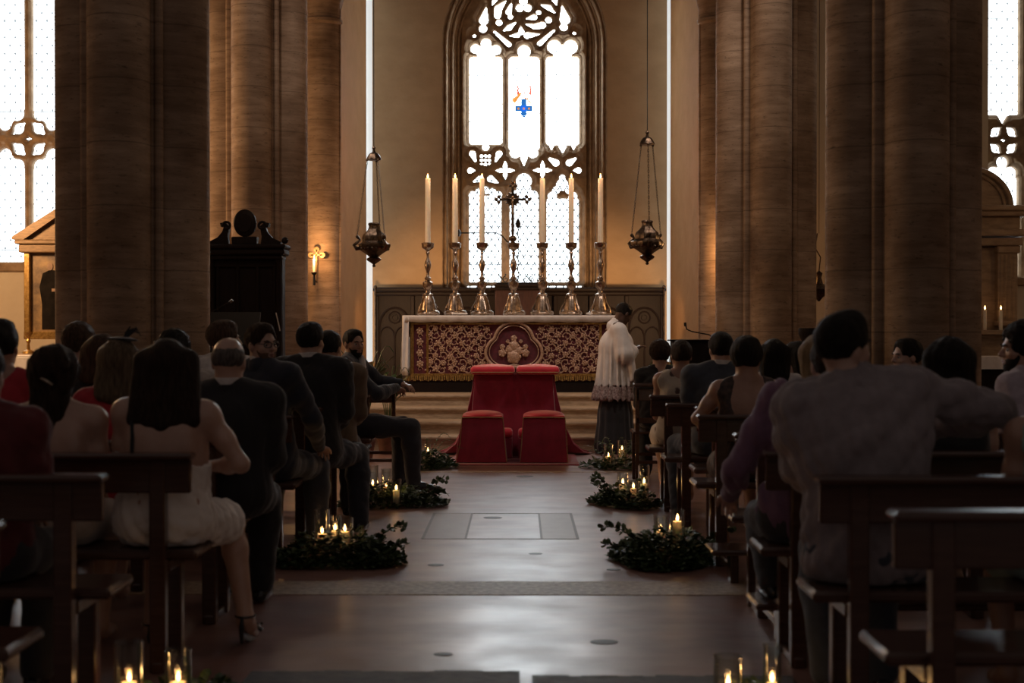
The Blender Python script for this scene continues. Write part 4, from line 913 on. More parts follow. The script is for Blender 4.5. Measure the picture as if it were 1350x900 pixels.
# chairs / kneeling desks in the front rows
def desk(px0, px1, pytop, Y, label):
    X0, X1 = XW(px0, Y), XW(px1, Y); zt = ZW(pytop, Y); t = thing('kneeling_chair', label, 'chair', ((X0+X1)/2, Y, 0), 0, 'front row chairs'); h = (X1-X0)/2
    b = M(); b.box(-h, h, -.06, .10, zt-.03, zt, .010); b.build('top_rail', WOOD, t)
    b = M(); b.box(-h+.03, h-.03, 0, .02, zt-.16, zt-.05, .005); b.box(-h+.03, h-.03, 0, .02, .55, .60, .005); b.build('back_slat', WOOD, t)
    for x in (-h+.02, h-.055):
        for y in (0, .36):
            b = M(); b.box(x, x+.035, y, y+.035, 0, zt-.03 if y == 0 else .45, .006); b.build('leg', WOOD, t)
    b = M(); b.box(-h, h, -.0, .40, .45, .475, .008); b.build('seat', WOOD, t); SEATS.append((X0, X1, Y, Y+.40, .45, .475))
    b = M(); b.box(-h+.02, h-.02, .005, .025, .18, .21, .004); b.build('stretcher', WOOD, t); b = M(); b.box(-h+.02, h-.02, .36, .38, .22, .25, .004); b.build('stretcher', WOOD, t)
desk(470, 524, 508, 12.25, 'dark wooden chair the bearded man leans his arms over')
desk(835, 895, 505, 12.1, 'dark wooden chair in the front row beside the surpliced priest')

SOLID += [(-1.40, -1.00, 8.05, 8.66, 0, .6), (1.0, 1.5, 10.5, 11.05, 0, .6), (-1.3, -1.0, 8.9, 9.4, 0, .6)]      # where shoes stand
# ================================================================== GREENERY AND CANDLE JARS
def leaf(b, p, d, up, L_, W_):
    d = d.normalized(); sx = d.cross(up)
    if sx.length < 1e-3: sx = d.orthogonal()
    sx.normalize(); n = sx.cross(d)
    q = [p, p+d*L_*.3+sx*W_*.5-n*W_*.12, p+d*L_*.7+sx*W_*.42-n*W_*.15, p+d*L_-n*L_*.15, p+d*L_*.7-sx*W_*.42-n*W_*.15, p+d*L_*.3-sx*W_*.5-n*W_*.12, p+d*L_*.55]
    b.add(q, [(0, 1, 2, 6), (6, 2, 3), (6, 3, 4), (0, 6, 4, 5)])
KEEP = [(XW(p, Y), Y, w/2*Y/FP+.008) for p, w, Y in ((424,20,8.05),(454,22,8.0),(441,17,8.2),(491,15,10.75),(509,13,10.8),(522,14,10.45),(540,12,13.45),(564,11,13.6),(168,38,4.85),(233,36,4.95),(893,20,8.0),(871,20,8.1),(821,15,10.7),(835,14,10.5),(849,15,10.75),(802,12,13.5),(820,13,13.6),(960,38,4.9),(1018,24,4.95))]
def blocked(x, y, z, m=.0):
    """room taken by a jar, a bench end or a sitter's foot, which the greenery is laid around"""
    if any((x-a)**2+(y-b)**2 < (r+m)**2 for a, b, r in KEEP): return True
    return any(x0-m < x < x1+m and y0-m < y < y1+m and z0-m < z < z1+m for x0, x1, y0, y1, z0, z1 in SOLID)
def garland(cx, cy, rx, ry, h, label, seed, fern=0., n=620, sprays=()):
    rs = random.Random(seed); t = thing('ivy_garland', label, 'greenery', (cx, cy, 0), 0, 'ivy garlands along the aisle')
    def free(vs): return not any(blocked(v[0]+cx, v[1]+cy, v[2], .004) for v in vs)
    b = M()
    for i in range(int(n*2.2)):
        a = rs.uniform(0, 2*PI); r = rs.random()**.5; k = 1+.18*math.sin(3*a+seed)
        x, y = rx*r*k*math.cos(a), ry*r*k*math.sin(a); z = h*(1-r**2)*rs.uniform(.05, 1.05)+rs.uniform(.008, .03)
        d = Vector((math.cos(a)+rs.uniform(-.8, .8), math.sin(a)+rs.uniform(-.8, .8), rs.uniform(-.4, .9)))
        L_ = rs.uniform(.03, .055); q = M(); leaf(q, Vector((x, y, z)), d, Vector((rs.uniform(-.6, .6), rs.uniform(-.6, .6), 1)), L_, L_*rs.uniform(.6, .85))
        if free(q.v) and free([(Vector(q.v[0])+Vector(q.v[3]))/2]) and min(v[2] for v in q.v) > .004: b.add(q.v, q.f)
    b.build('leaves', LEAF, t, smooth=False)
    for (x0, y0, dx, dy, hh) in sprays:
        st = M(); lf = M()
        pts = [Vector((x0+dx*u, y0+dy*u, h*.5+hh*math.sin(u*PI*.6))) for u in [j/8 for j in range(9)]]
        st.tube(pts, [.004-.0003*j for j in range(9)], 5)
        for j, p in enumerate(pts):
            for s_2 in (-1, 1):
                for q in range(2): lq = M(); leaf(lq, p+Vector((rs.uniform(-.01, .01), 0, rs.uniform(-.01, .01))), Vector((dx*.6+s_2*.25*rs.random(), dy+s_2*.3, rs.uniform(-.3, .8))), Vector((0, rs.uniform(-.5, .5), 1)), .042, .03); (lf.add(lq.v, lq.f) if free(lq.v) else None)
        tw = st.build('twig', SOIL, t); lf.build('twig_leaves', LEAF, tw, smooth=False)
    if fern:
        fb = M()
        for i in range(int(16*fern)):
            a = rs.uniform(0, 2*PI); L2 = rs.uniform(.22, .36); x0, y0 = rx*.5*math.cos(a)*rs.random(), ry*.5*math.sin(a); hh = rs.uniform(.10, .22)
            pts = [Vector((x0+L2*u*math.cos(a), y0+L2*u*math.sin(a)*.6, .04+h*.5+hh*math.sin(u*PI*.75))) for u in [j/10 for j in range(11)]]
            for j, p in enumerate(pts[:-1]):
                d = pts[j+1]-p; sd = Vector((-d.y, d.x, 0)).normalized()
                for s_2 in (-1, 1): lq = M(); leaf(lq, p, sd*s_2+d.normalized()*.6, Vector((0, 0, 1)), .05*(1-j/12), .014); (fb.add(lq.v, lq.f) if free(lq.v) else None)
            if free([a_.lerp(b_, u_/4) for a_, b_ in zip(pts[:-1], pts[1:]) for u_ in range(4)]): fb.tube(pts, .002, 4)
        fb.build('fern_fronds', LEAF2, t, smooth=False)
garland(XW(562, 13.45), 13.45, .27, .25, .17, 'ivy garland on the left of the aisle, farthest one, beside the red drape', 1, .6, 650)
garland(XW(512, 10.6), 10.6, .40, .28, .15, 'ivy garland on the left of the aisle, below the polished shoe', 2, 0, 1000, ((.28, -.05, .18, 0, .14), (.3, 0, .16, -.03, .03)))
garland(XW(445, 8.0), 8.0, .37, .30, .19, 'ivy garland on the left of the aisle, nearest fully visible one', 3, 0, 1300, ((.2, 0, .2, 0, .12), (.25, -.05, .16, -.02, .02)))
garland(XW(250, 4.95), 4.95, .26, .16, .07, 'low greenery around the glass jars at the bottom left', 4, 0, 260)
garland(XW(812, 13.45), 13.45, .30, .25, .10, 'fern garland on the right of the aisle, farthest one, in front of the priest', 5, 1.3, 320)
garland(XW(836, 10.6), 10.6, .31, .27, .16, 'ivy garland on the right of the aisle, between the fern one and the nearest one', 6, 0, 1000, ((-.2, 0, -.12, 0, .10), (-.18, -.05, -.16, 0, .16)))
garland(XW(880, 8.0), 8.0, .33, .30, .19, 'ivy garland on the right of the aisle, nearest fully visible one', 7, 0, 1300, ((-.15, 0, -.24, 0, .12), (-.2, -.06, -.18, 0, .02), (.2, -.05, .18, 0, .1)))
garland(XW(1000, 4.95), 4.95, .18, .14, .06, 'low greenery around the glass jars at the bottom right', 8, 0, 200)
def jar(px, pytop, wpx, Y, label, ch, z0=.02, lights=1):
    if 7 < Y < 11: ch += .035
    s = FP/Y; r = wpx/2/s; H = ZW(pytop, Y)-z0; X = XW(px, Y)
    b = M(); b.lathe([(r*.9, 0), (r, .006), (r, H-.004), (r*1.03, H), (r*.955, H), (r*.95, .012), (r*.2, .010)], 28)
    o = b.build('glass_jar', GLASS, loc=(X, Y, z0)); tag(o, 'glass cylinder '+label, 'glass jar', 'candle jars')
    candle('pillar_candle', 'candle in the jar '+label, 'candle', (X, Y, z0+.013), r*.62, ch, 'candles in jars', .042)
    return X, Y, z0+.013+ch+.02
JL = []
JL.append(jar(424, 671, 20, 8.05, 'in the nearest full left garland, left of the three', .07, .045))
JL.append(jar(454, 682, 22, 8.0, 'in the nearest full left garland, right of the three', .085, .05))
JL.append(jar(441, 679, 17, 8.2, 'in the nearest full left garland, middle one behind', .06, .05))
JL.append(jar(491, 614, 15, 10.75, 'in the left garland under the polished shoe, leftmost of three', .075))
JL.append(jar(509, 618, 13, 10.8, 'in the left garland under the polished shoe, middle of three', .055))
JL.append(jar(522, 631, 14, 10.45, 'in the left garland under the polished shoe, rightmost of three', .07))
JL.append(jar(540, 593, 12, 13.45, 'in the farthest left garland, left of the pair', .07))
JL.append(jar(564, 585, 11, 13.6, 'in the farthest left garland, nearer the red drape', .12))
JL.append(jar(168, 847, 38, 4.85, 'at the bottom left corner, left of the pair', .075))
JL.append(jar(233, 857, 36, 4.95, 'at the bottom left, right of the pair', .05))
JL.append(jar(893, 671, 20, 8.0, 'in the nearest full right garland, holding a tall white candle', .17, .03))
JL.append(jar(871, 680, 20, 8.1, 'in the nearest full right garland, left of the white candle', .08, .04))
JL.append(jar(821, 623, 15, 10.7, 'in the middle right garland, leftmost of three', .09))
JL.append(jar(835, 633, 14, 10.5, 'in the middle right garland, middle and lowest of three', .08))
JL.append(jar(849, 613, 15, 10.75, 'in the middle right garland, rightmost and tallest of three', .09))
JL.append(jar(802, 585, 12, 13.5, 'in the right fern garland, left of the pair', .08))
JL.append(jar(820, 580, 13, 13.6, 'in the right fern garland, right of the pair', .14))
JL.append(jar(960, 865, 38, 4.9, 'at the bottom right, left and wider of the pair', .05))
JL.append(jar(1018, 850, 24, 4.95, 'at the bottom right, right and slimmer of the pair', .05))
def plant(X, Y, z0, zt, spread, label, seed, n=14):
    rs = random.Random(seed); t = thing('leafy_plant', label, 'plant', (X, Y, z0), 0, 'potted plants beside the altar')
    p = M(); p.lathe([(.10, 0), (.14, .22), (.15, .24), (.13, .24), (.12, .2)], 18); p.build('pot', mat('terracotta', (.22, .10, .06), .8, noise=(9, S1)), t)
    b = M(); H = zt-z0
    for i in range(n):
        a = 2*PI*i/n+rs.random(); L2 = spread*rs.uniform(.5, 1); hh = H*rs.uniform(.65, 1); pts = []
        for j in range(9):
            u = j/8; pts.append(Vector((L2*u*math.cos(a), L2*u*math.sin(a)*.6, .2+(hh-.2)*math.sin(u*PI*.62))))
        b.tube(pts, .004, 4); W_ = .070
        vs = []
        for j in range(6):
            u = j/5; w = W_*math.sin(PI*(.08+.92*u)); c = pts[3]+(pts[8]-pts[3])*u+Vector((0, 0, -.05*u*u)); sd = Vector((-math.sin(a), math.cos(a), 0))
            vs += [c-sd*w+Vector((0, 0, .012)), c, c+sd*w+Vector((0, 0, .012))]
        b.add(vs, [(j*3+k, j*3+k+1, j*3+k+4, j*3+k+3) for j in range(5) for k in (0, 1)])
    b.build('leaves', LEAFB, t)
plant(XW(478, 14.3), 14.3, 0, ZW(455, 14.3), .36, 'leafy green plant behind the bearded man, left of the altar', 3, 20)
plant(XW(512, 15.0), 15.0, 0, ZW(470, 15.0), .28, 'smaller leafy plant at the left end of the altar steps', 13, 12)
plant(XW(878, 14.55), 14.55, 0, ZW(463, 14.55), .30, 'leafy green plant beside the priest, right of the altar', 5, 20)
plant(XW(925, 14.4), 14.4, 0, ZW(444, 14.4), .3, 'leafy plant behind the lectern', 6, 12)
# ================================================================== PEOPLE
SKIN = mat('skin', (.50, .31, .235), .42, spec=.8, sub=.08, noise=(18, S1), col2=(.45, .27, .20)); SKIN2 = mat('tanned_skin', (.40, .225, .155), .42, spec=.8, sub=.08, noise=(18, S1), col2=(.35, .18, .12)); SKIN3 = mat('deep_skin', (.10, .05, .032), .5, noise=(18, S1), col2=(.08, .04, .025))
def hair_mat(n, c, c2=None): return mat(n, c, .6, noise=(10, (9, 9, .8)), col2=c2 or tuple(x*.35 for x in c), bump=(30, (9, 9, .6), .9, .02), spec=.22)
H_BLACK = hair_mat('black_hair', (.022, .016, .013)); H_DBROWN = hair_mat('dark_brown_hair', (.055, .030, .019)); H_BROWN = hair_mat('brown_hair', (.13, .072, .042)); H_BLOND = hair_mat('blonde_hair', (.40, .28, .15), (.24, .15, .08)); H_GREY = hair_mat('grey_hair', (.22, .19, .17)); H_SAND = hair_mat('ash_blonde_hair', (.24, .17, .105))
def cloth_mat(n, c, r=.85, sh=.25): return mat(n, c, r, noise=(26, S1), col2=tuple(x*.82 for x in c), sheen=sh, bump=(60, S1, .12, .004))
NAVY = cloth_mat('navy_wool', (.020, .024, .040)); BLACKC = cloth_mat('black_wool', (.014, .013, .015)); BLUEG = cloth_mat('blue_grey_wool', (.052, .062, .085)); TANJ = cloth_mat('tan_jacket_cloth', (.17, .115, .07)); WHITEC = cloth_mat('white_cotton', (.68, .64, .62)); GREYS = cloth_mat('grey_linen', (.27, .225, .235)); PURPLE = cloth_mat('plum_linen', (.19, .095, .16)); LILAC = cloth_mat('pale_lilac_cotton', (.42, .35, .40))
REDD = cloth_mat('red_dress_cloth', (.42, .018, .03)); DRED = cloth_mat('dark_red_cloth', (.12, .012, .014)); MINT = cloth_mat('mint_satin', (.30, .42, .36)); WSATIN = mat('ivory_satin', (.88, .82, .77), .42, noise=(8, S1), col2=(.80, .74, .69), sheen=.4); LACEB = mat('black_lace', (.022, .018, .020), .7, noise=(34, S1), col2=(.10, .06, .05)); DJEAN = cloth_mat('dark_trousers', (.030, .028, .032)); PALET = cloth_mat('pale_top', (.50, .43, .37))
def floral_mat():
    m = mat('floral_dress_cloth', (.56, .48, .39), .8, noise=(20, S1), col2=(.5, .42, .34)); nt = m.node_tree; b = nt.nodes['Principled BSDF']; tc = [n for n in nt.nodes if n.type == 'TEX_COORD'][0]
    v = nt.nodes.new('ShaderNodeTexVoronoi'); v.inputs['Scale'].default_value = 11; nt.links.new(tc.outputs['Object'], v.inputs['Vector'])
    n = nt.nodes.new('ShaderNodeTexNoise'); n.inputs['Scale'].default_value = 38; nt.links.new(tc.outputs['Object'], n.inputs['Vector'])
    a = nt.nodes.new('ShaderNodeMath'); a.operation = 'MULTIPLY_ADD'; a.inputs[1].default_value = .5; nt.links.new(n.outputs[0], a.inputs[0]); nt.links.new(v.outputs['Distance'], a.inputs[2])
    r = nt.nodes.new('ShaderNodeValToRGB'); r.color_ramp.interpolation = 'LINEAR'; r.color_ramp.elements[0].position = .46; r.color_ramp.elements[1].position = .53; r.color_ramp.elements[0].color = (.12, .07, .06, 1); r.color_ramp.elements[1].color = (.56, .48, .39, 1)
    nt.links.new(a.outputs[0], r.inputs[0]); nt.links.new(r.outputs[0], b.inputs['Base Color']); return m
FLORAL = floral_mat()
GLASSES = mat('black_frames', (.012, .012, .012), .3, noise=(20, S1))

def rotm(yaw=0, pitch=0, roll=0):        # yaw about z, pitch forward (nod) positive, roll about y
    return np.array(Matrix.Rotation(yaw, 3, 'Z') @ Matrix.Rotation(-pitch, 3, 'X') @ Matrix.Rotation(roll, 3, 'Y'))
class Person:
    """figure in its own space: faces +y, seat top at .49; every joint is a point, every limb a tapering capsule"""
    def __init__(s, label, X, Y, zt, yaw=0, w=.185, bulk=1., lean=0, roll=0, twist=0, head=(0, 0, 0), hair=('short', H_DBROWN), skin=SKIN, arms=('lap', 'lap'), face=False, res=.010, base=0., thick=1., neck=0., hs=1., legs=None, sh_drop=0.):
        s.t = thing('person', label, 'person', (X, Y, base), yaw, 'people seated in the benches'); s.zt = zt-base; s.w = w; s.b = bulk; s.skin = skin; s.res = res; s.hs = hs
        s.lean, s.roll, s.twist = lean, roll, twist; s.pv = np.array((0, 0, .60)); s.thick = thick; s.face = face; s.legspec = legs; s.armspec = arms; s.shd = sh_drop
        s.sz = s.zt-.315*hs-s.shd; s.hp = s.T((0, .012, s.zt-.118*hs)); s.hR = rotm(*head) @ np.eye(3); s.hair = hair; s.seed = int(abs(X*37+Y*91)) % 999
        s.setup()
    def Rz(s, z):
        t = np.clip((z-.60)/max(.2, s.zt-.95), 0, 1); return np.array(Matrix.Rotation(s.roll, 3, 'Y') @ Matrix.Rotation(-s.lean, 3, 'X') @ Matrix.Rotation(s.twist*float(t), 3, 'Z'))
    def seat(s):
        """the real seat boards under and beside the sitter, in the figure's own space: what rests on them flattens"""
        ry = s.t.rotation_euler.z; c, sn = math.cos(-ry), math.sin(-ry); out = []
        for x0, x1, y0, y1, z0, z1 in SEATS:
            if not (x0-.4 < s.t.location.x < x1+.4 and y0-.35 < s.t.location.y < y1+.35): continue
            dx, dy = (x0+x1)/2-s.t.location.x, (y0+y1)/2-s.t.location.y
            out.append(sbox((c*dx-sn*dy, sn*dx+c*dy, (z0+z1)/2), ((x1-x0)/2+.006, (y1-y0)/2+.006, (z1-z0)/2+.006), .002, np.array(Matrix.Rotation(-ry, 3, 'Z')), op='x'))
        return out
    noseat = False; seatz = .492
    def T(s, p): p = np.array(p, float); return s.Rz(p[2]) @ (p-s.pv)+s.pv
    def setup(s):
        s.sh = {}; s.el = {}; s.wr = {}; s.hd = {}
        for sg, sp in zip((-1, 1), s.armspec):
            s.sh[sg] = s.T((sg*s.w, 0, s.sz))
            if sp == 'lap': e, wr_, hd = s.T((sg*(s.w+.015), .03, s.sz-.28)), np.array((sg*.09, .27, .675)), np.array((-sg*.35, .9, -.25))
            elif sp == 'down': e, wr_, hd = s.T((sg*(s.w+.05), -.04, s.sz-.29)), s.T((sg*(s.w+.06), .12, s.sz-.48)), np.array((0, .6, -.7))
            elif sp == 'fold': e, wr_, hd = s.T((sg*(s.w+.02), .05, s.sz-.27)), s.T((sg*.02, .22, s.sz-.30)), np.array((-sg*.9, .3, 0))
            else: e, wr_, hd = [np.array(q, float) for q in sp]
            s.el[sg], s.wr[sg], s.hd[sg] = e, wr_, hd/np.linalg.norm(hd)
        s.kn, s.an, s.toe = {}, {}, {}
        for i, sg in enumerate((-1, 1)):
            if s.legspec: k, a, t = [np.array(q, float) for q in s.legspec[i]]
            else: k, a, t = np.array((sg*.10, .42, .535)), np.array((sg*.10, .30, .09)), np.array((sg*.105, .43, .04))
            s.kn[sg], s.an[sg], s.toe[sg] = k, a, t
    # ---- primitives; g inflates them for clothes
    def torso(s, g=0., lo=.52, bust=0.):
        b, th, zs, T = s.b, s.thick, s.sz, s.T; R_ = s.Rz; P_ = []
        P_.append(ell(T((0, -.005, .60)), (.178*b+g, .125*b*th+g, .125+g), R_(.60), k=.05))
        zc = zs-.17; n = 4
        for i in range(1, n+1):
            z = .60+(zc-.60)*i/n; wx = (.165, .150, .152, .168)[i-1]*b; P_.append(ell(T((0, -.002, z)), (wx+g, (.112, .108, .110, .115)[i-1]*b*th+g, .11+g), R_(z), k=.05))
        P_.append(ell(T((0, -.006, zs-.085)), (min(s.w*.93, .2)*max(1, b*.96)+g, .098*b*th+g, .125+g), R_(zs), k=.05))
        P_.append(cap(T((-s.w*.86, -.005, zs-.012)), T((s.w*.86, -.005, zs-.012)), .058*min(b, 1.12)+g, k=.04))
        for sg in (-1, 1):
            P_.append(cap(T((sg*.035, -.012, zs+.065)), T((sg*s.w*.80, -.008, zs+.015)), .040+g*.8, .044+g, k=.04))
            P_.append(ell(T((sg*.075, -.078*b*th, zs-.10)), (.06+g*.5, .030+g*.6, .085+g*.5), R_(zs), k=.04))
            if bust: P_.append(ell(T((sg*.075, .10*b, zs-.16)), (.065+g, .05+g, .06+g), R_(zs), k=.03))
        return P_
    def arm(s, sg, g=0., to='hand', k=.03, b=None):
        b = b or (.8+.2*s.b)*(1.0 if s.w > .18 else .88); a, e, w_ = s.sh[sg], s.el[sg], s.wr[sg]
        P_ = [ell(a, (.047*b+g,)*3, k=.05), cap(a, a+(e-a)*.5, .050*b+g, .046*b+g, k=k), cap(a+(e-a)*.5, e, .046*b+g, .037*b+g, k=k)]
        if to == 'cap': return [ell(a, (.058*b+g,)*3, k=.03), cap(a, a+(e-a)*.35, .052*b+g*1.2, .052*b+g*1.5, k=k)]
        if to == 'elbow': return P_[:2]+[cap(a+(e-a)*.5, a+(e-a)*.8, .046*b+g, .044*b+g, k=k)]
        f = w_-e; P_ += [cap(e, e+f*.35, .037*b+g, .039*b+g, k=k), cap(e+f*.35, w_, .039*b+g, .024*b+g*.8, k=k)]
        return P_
    def hand(s, sg, sc=1.):
        w_, d = s.wr[sg], s.hd[sg]; up = np.array((0, 0, 1.)); 
        if abs(d[2]) > .85: up = np.array((0, -1., 0))
        side = np.cross(d, up); side /= np.linalg.norm(side); n = np.cross(side, d)*-1; n = -np.cross(d, side) if 0 else n   # n: palm normal (down)
        if n[2] > 0: n = -n
        P_ = [cap(w_-d*.01, w_+d*.03, .024*sc, .024*sc, k=.02)]
        for i, (L_, o) in enumerate(((.072, -.030), (.080, -.010), (.074, .010), (.058, .029))):
            o2 = o*sg*-1; kb = w_+d*(.088-.004*abs(i-1))*sc+side*o2*sc; P_.append(cap(w_+d*.02+side*o2*.4, kb, .016*sc, .0125*sc, k=.012)); p = kb; dd = d.copy(); r = .0092*sc
            for j, fr in enumerate((.42, .32, .26)):
                c = .38+.12*i*.3; dd = dd*math.cos(c)+n*math.sin(c); dd /= np.linalg.norm(dd); q = p+dd*L_*fr*sc; P_.append(cap(p, q, r, r*.90, k=.004)); p = q; r *= .90
        th = side*-1*(-1 if sg > 0 else 1)*-1; th = -side*(-sg) if 0 else side*(sg)*1.0
        b0 = w_+d*.025*sc+th*.018*sc; b1 = b0+(d*.5+th*.8)*.036*sc; b2 = b1+(d*.85+th*.25+n*.25)*.03*sc; b3 = b2+(d*.9+n*.4)*.024*sc
        P_ += [cap(b0, b1, .015*sc, .011*sc, k=.012), cap(b1, b2, .0105*sc, .0095*sc, k=.004), cap(b2, b3, .0095*sc, .0082*sc, k=.004)]
        return P_
    def leg(s, sg, g=0., to='foot', gk=None):
        b = (.75+.25*s.b)*(.95 if s.w < .18 else 1.); h = np.array((sg*.088, .0, .585)); k, a, t = s.kn[sg], s.an[sg], s.toe[sg]; gk = g if gk is None else gk
        P_ = [cap(h, h+(k-h)*.5, .088*b+g, .078*b+g, k=.04), cap(h+(k-h)*.5, k, .078*b+g, .058*b+g, k=.04)]
        if to == 'knee': return P_
        c = k+(a-k)*.3; P_ += [cap(k, c, .055*b+gk, .056*b+gk, k=.03), cap(c, a, .056*b+gk, .036*b+gk, k=.03)]
        if to == 'foot': P_ += [cap(a+np.array((0, 0, -.02)), a+(t-a)*.3+np.array((0, 0, -.02)), .036, .034, k=.03), cap(a+(t-a)*.3+np.array((0, 0, -.025)), t, .034, .026, k=.03)]
        return P_
    def hT(s, p): return s.hp+s.hR @ (np.array(p, float)*s.hs)
    def hell(s, c, r, k=.02, op='u'): return ell(s.hT(c), np.array(r)*s.hs, s.hR, k=k, op=op)
    def hcap(s, a, b, ra, rb=None, k=.01, op='u'): return cap(s.hT(a), s.hT(b), ra*s.hs, (ra if rb is None else rb)*s.hs, k=k, op=op)
    def headp(s):
        P_ = [s.hell((0, -.012, .022), (.075, .096, .087)), s.hell((0, .028, -.040), (.060, .066, .075), .03), s.hell((0, .045, -.085), (.045, .042, .034), .03), s.hell((0, .080, -.106), (.019, .014, .015), .018)]
        for sg in (-1, 1):
            P_ += [s.hell((sg*.040, .060, -.035), (.022, .022, .022), .018), s.hell((sg*.046, .005, -.075), (.014, .03, .028), .02)]
        P_ += [s.hcap((-.030, .083, .014), (.030, .083, .014), .010, k=.014), s.hcap((0, .088, .004), (0, .112, -.034), .0065, .0115, k=.010), s.hell((-.010, .100, -.040), (.009, .010, .007), .006), s.hell((.010, .100, -.040), (.009, .010, .007), .006)]
        for sg in (-1, 1): P_.append(s.hell((sg*.031, .098, -.010), (.0165, .014, .0062), .006, 's'))
        P_ += [s.hcap((-.018, .090, -.066), (.018, .090, -.066), .0055, k=.005), s.hcap((-.015, .089, -.077), (.015, .089, -.077), .0062, k=.005), s.hcap((-.022, .101, -.0715), (.022, .101, -.0715), .0022, k=.003, op='s')]
        for sg in (-1, 1): P_ += [s.hell((sg*.077, -.006, -.016), (.009, .019, .031), .006), s.hell((sg*.087, .002, -.014), (.004, .010, .018), .005, 's')]
        nb = s.T((0, -.012, s.sz+.02)); P_ += [cap(nb, s.hT((0, -.022, -.045)), .060*s.nk, .054*s.nk, k=.035)]
        return P_
    nk = 1.
    def body(s, bust=0., hands=True):
        if s.w < .175: s.nk = .86
        P_ = s.torso(bust=bust)
        for sg in (-1, 1): P_ += s.leg(sg)
        for sg in (-1, 1): P_ += s.arm(sg)
        P_ += s.headp()
        if hands:
            for sg in (-1, 1): P_ += s.hand(sg, .92 if s.w < .18 else 1.)
        s.bo = sdf_obj('body', P_+s.seat(), s.res, s.skin, s.t)
        if s.face:
            for sg in (-1, 1):
                b = M(); b.ball((0, 0, 0), .0118*s.hs, 12); o = b.build('eyeball', WHITE_EYE, s.t); o.location = Vector(s.hT((sg*.031, .0772, -.0105)))
                b = M(); b.ball((0, 0, 0), .0070*s.hs, 10); q = b.build('iris', IRIS, o); q.location = Vector(s.hR @ np.array((0, .0062*s.hs, 0)))
                b = M(); b.tube([s.hT((sg*.014, .097, .010)), s.hT((sg*.032, .096, .017)), s.hT((sg*.050, .082, .011))], [.0035, .0045, .002], 6); b.build('eyebrow', s.hair[1], s.t)
            b = M(); b.tube([s.hT((-.019, .093, -.069)), s.hT((-.006, .0985, -.0665)), s.hT((.006, .0985, -.0665)), s.hT((.019, .093, -.069))], [.002, .0045, .0045, .002], 6); b.tube([s.hT((-.016, .093, -.075)), s.hT((0, .0975, -.078)), s.hT((.016, .093, -.075))], [.002, .005, .002], 6); b.build('lips', mat('lip_skin', (.34, .14, .11), .45, noise=(20, S1)), s.t)
        return s
    def do_hair(s):
        st, m = s.hair[0], s.hair[1]; opt = s.hair[2] if len(s.hair) > 2 else {}; h = s.hell; c = s.hcap; P_ = []; ns = folds(.0030, 55, s.seed, .75)
        front = [h((0, .100, -.022), (.067, .060, .094), .012, 's')]; g = opt.get('g', .012)
        cap_ = [h((0, -.015, .026), (.076+g, .097+g, .086+g))]
        if st == 'short':
            P_ = cap_+[h((0, .028, .085), (.055, .055, .028+opt.get('top', .0)), .02)]+front
            for sg in (-1, 1): P_ += [h((sg*.09, .002, -.035), (.024, .028, .040), .010, 's'), h((sg*.07, .06, -.05), (.03, .05, .06), .01, 's')]
            P_ += [h((0, -.09, -.115), (.12, .075, .062), .015, 's')]
        elif st == 'bald':
            P_ = [h((0, -.020, .012), (.083, .096, .070)), h((0, .01, .098), (.052, .115, .062), .012, 's'), h((0, .075, .02), (.075, .055, .13), .012, 's'), h((0, -.09, -.115), (.12, .075, .060), .015, 's')]
            for sg in (-1, 1): P_.append(h((sg*.09, .002, -.035), (.022, .024, .040), .010, 's'))
        elif st in ('long', 'bob', 'pony'):
            L_ = opt.get('L', .30); wd = opt.get('w', .085); tp = opt.get('taper', .8); P_ = [h((0, -.020, .028), (.090, .110, .094))]
            fwd = opt.get('fwd', .02); th = opt.get('th', .045)
            for i in range(-2, 3):
                x = i/2*wd*.8; P_.append(c((x, -.055+abs(i)*.012, .03), (x*tp*1.05, -.088+abs(i)*.010-opt.get('out', .0), -L_+abs(i)*.008), th, th*opt.get('end', .75), k=.03))
            for sg in (-1, 1): P_.append(c((sg*.070, fwd, .02), (sg*(wd*tp*.95), fwd-.035, -L_*opt.get('sideL', .85)), .026, .026*opt.get('end', .8), k=.03))
            P_ += [h((0, .105, -.06), (.058, .068, .125), .015, 's')]
            ns = folds(opt.get('wave', .0045), 34, s.seed, .7)
        elif st == 'updo':
            P_ = cap_+front+[h((0, -.095, .045), (.055, .045, .050), .02), h((0, .0, .095), (.06, .07, .03), .03), h((0, -.085, -.115), (.1, .07, .055), .015, 's')]
            for sg in (-1, 1): P_.append(h((sg*.09, .01, -.035), (.020, .026, .035), .010, 's'))
        elif st == 'curly':
            g = opt.get('g', .022); P_ = [h((0, -.015, .034), (.076+g, .097+g, .084+g))]+front+[h((0, -.09, -.12), (.12, .075, .060), .015, 's')]
            for sg in (-1, 1): P_.append(h((sg*.092, .004, -.035), (.020, .026, .035), .010, 's'))
            ns = lambda x, y, z: .0065*np.sin(95*x+3*np.sin(40*z))*np.sin(90*y+2*np.sin(50*x))*np.sin(88*z+2*np.sin(45*y))-.002
        sdf_obj('hair', P_, min(s.res, .008), m, s.t, noise=ns)
        return s
    def garment(s, name, P_, m, cuts=(), amp=.004, freq=16, vert=.35, res=None, parent=None):
        return sdf_obj(name, P_+list(cuts)+s.seat(), res or s.res, m, parent or s.t, noise=folds(amp, freq, s.seed+len(name), vert) if amp else None)
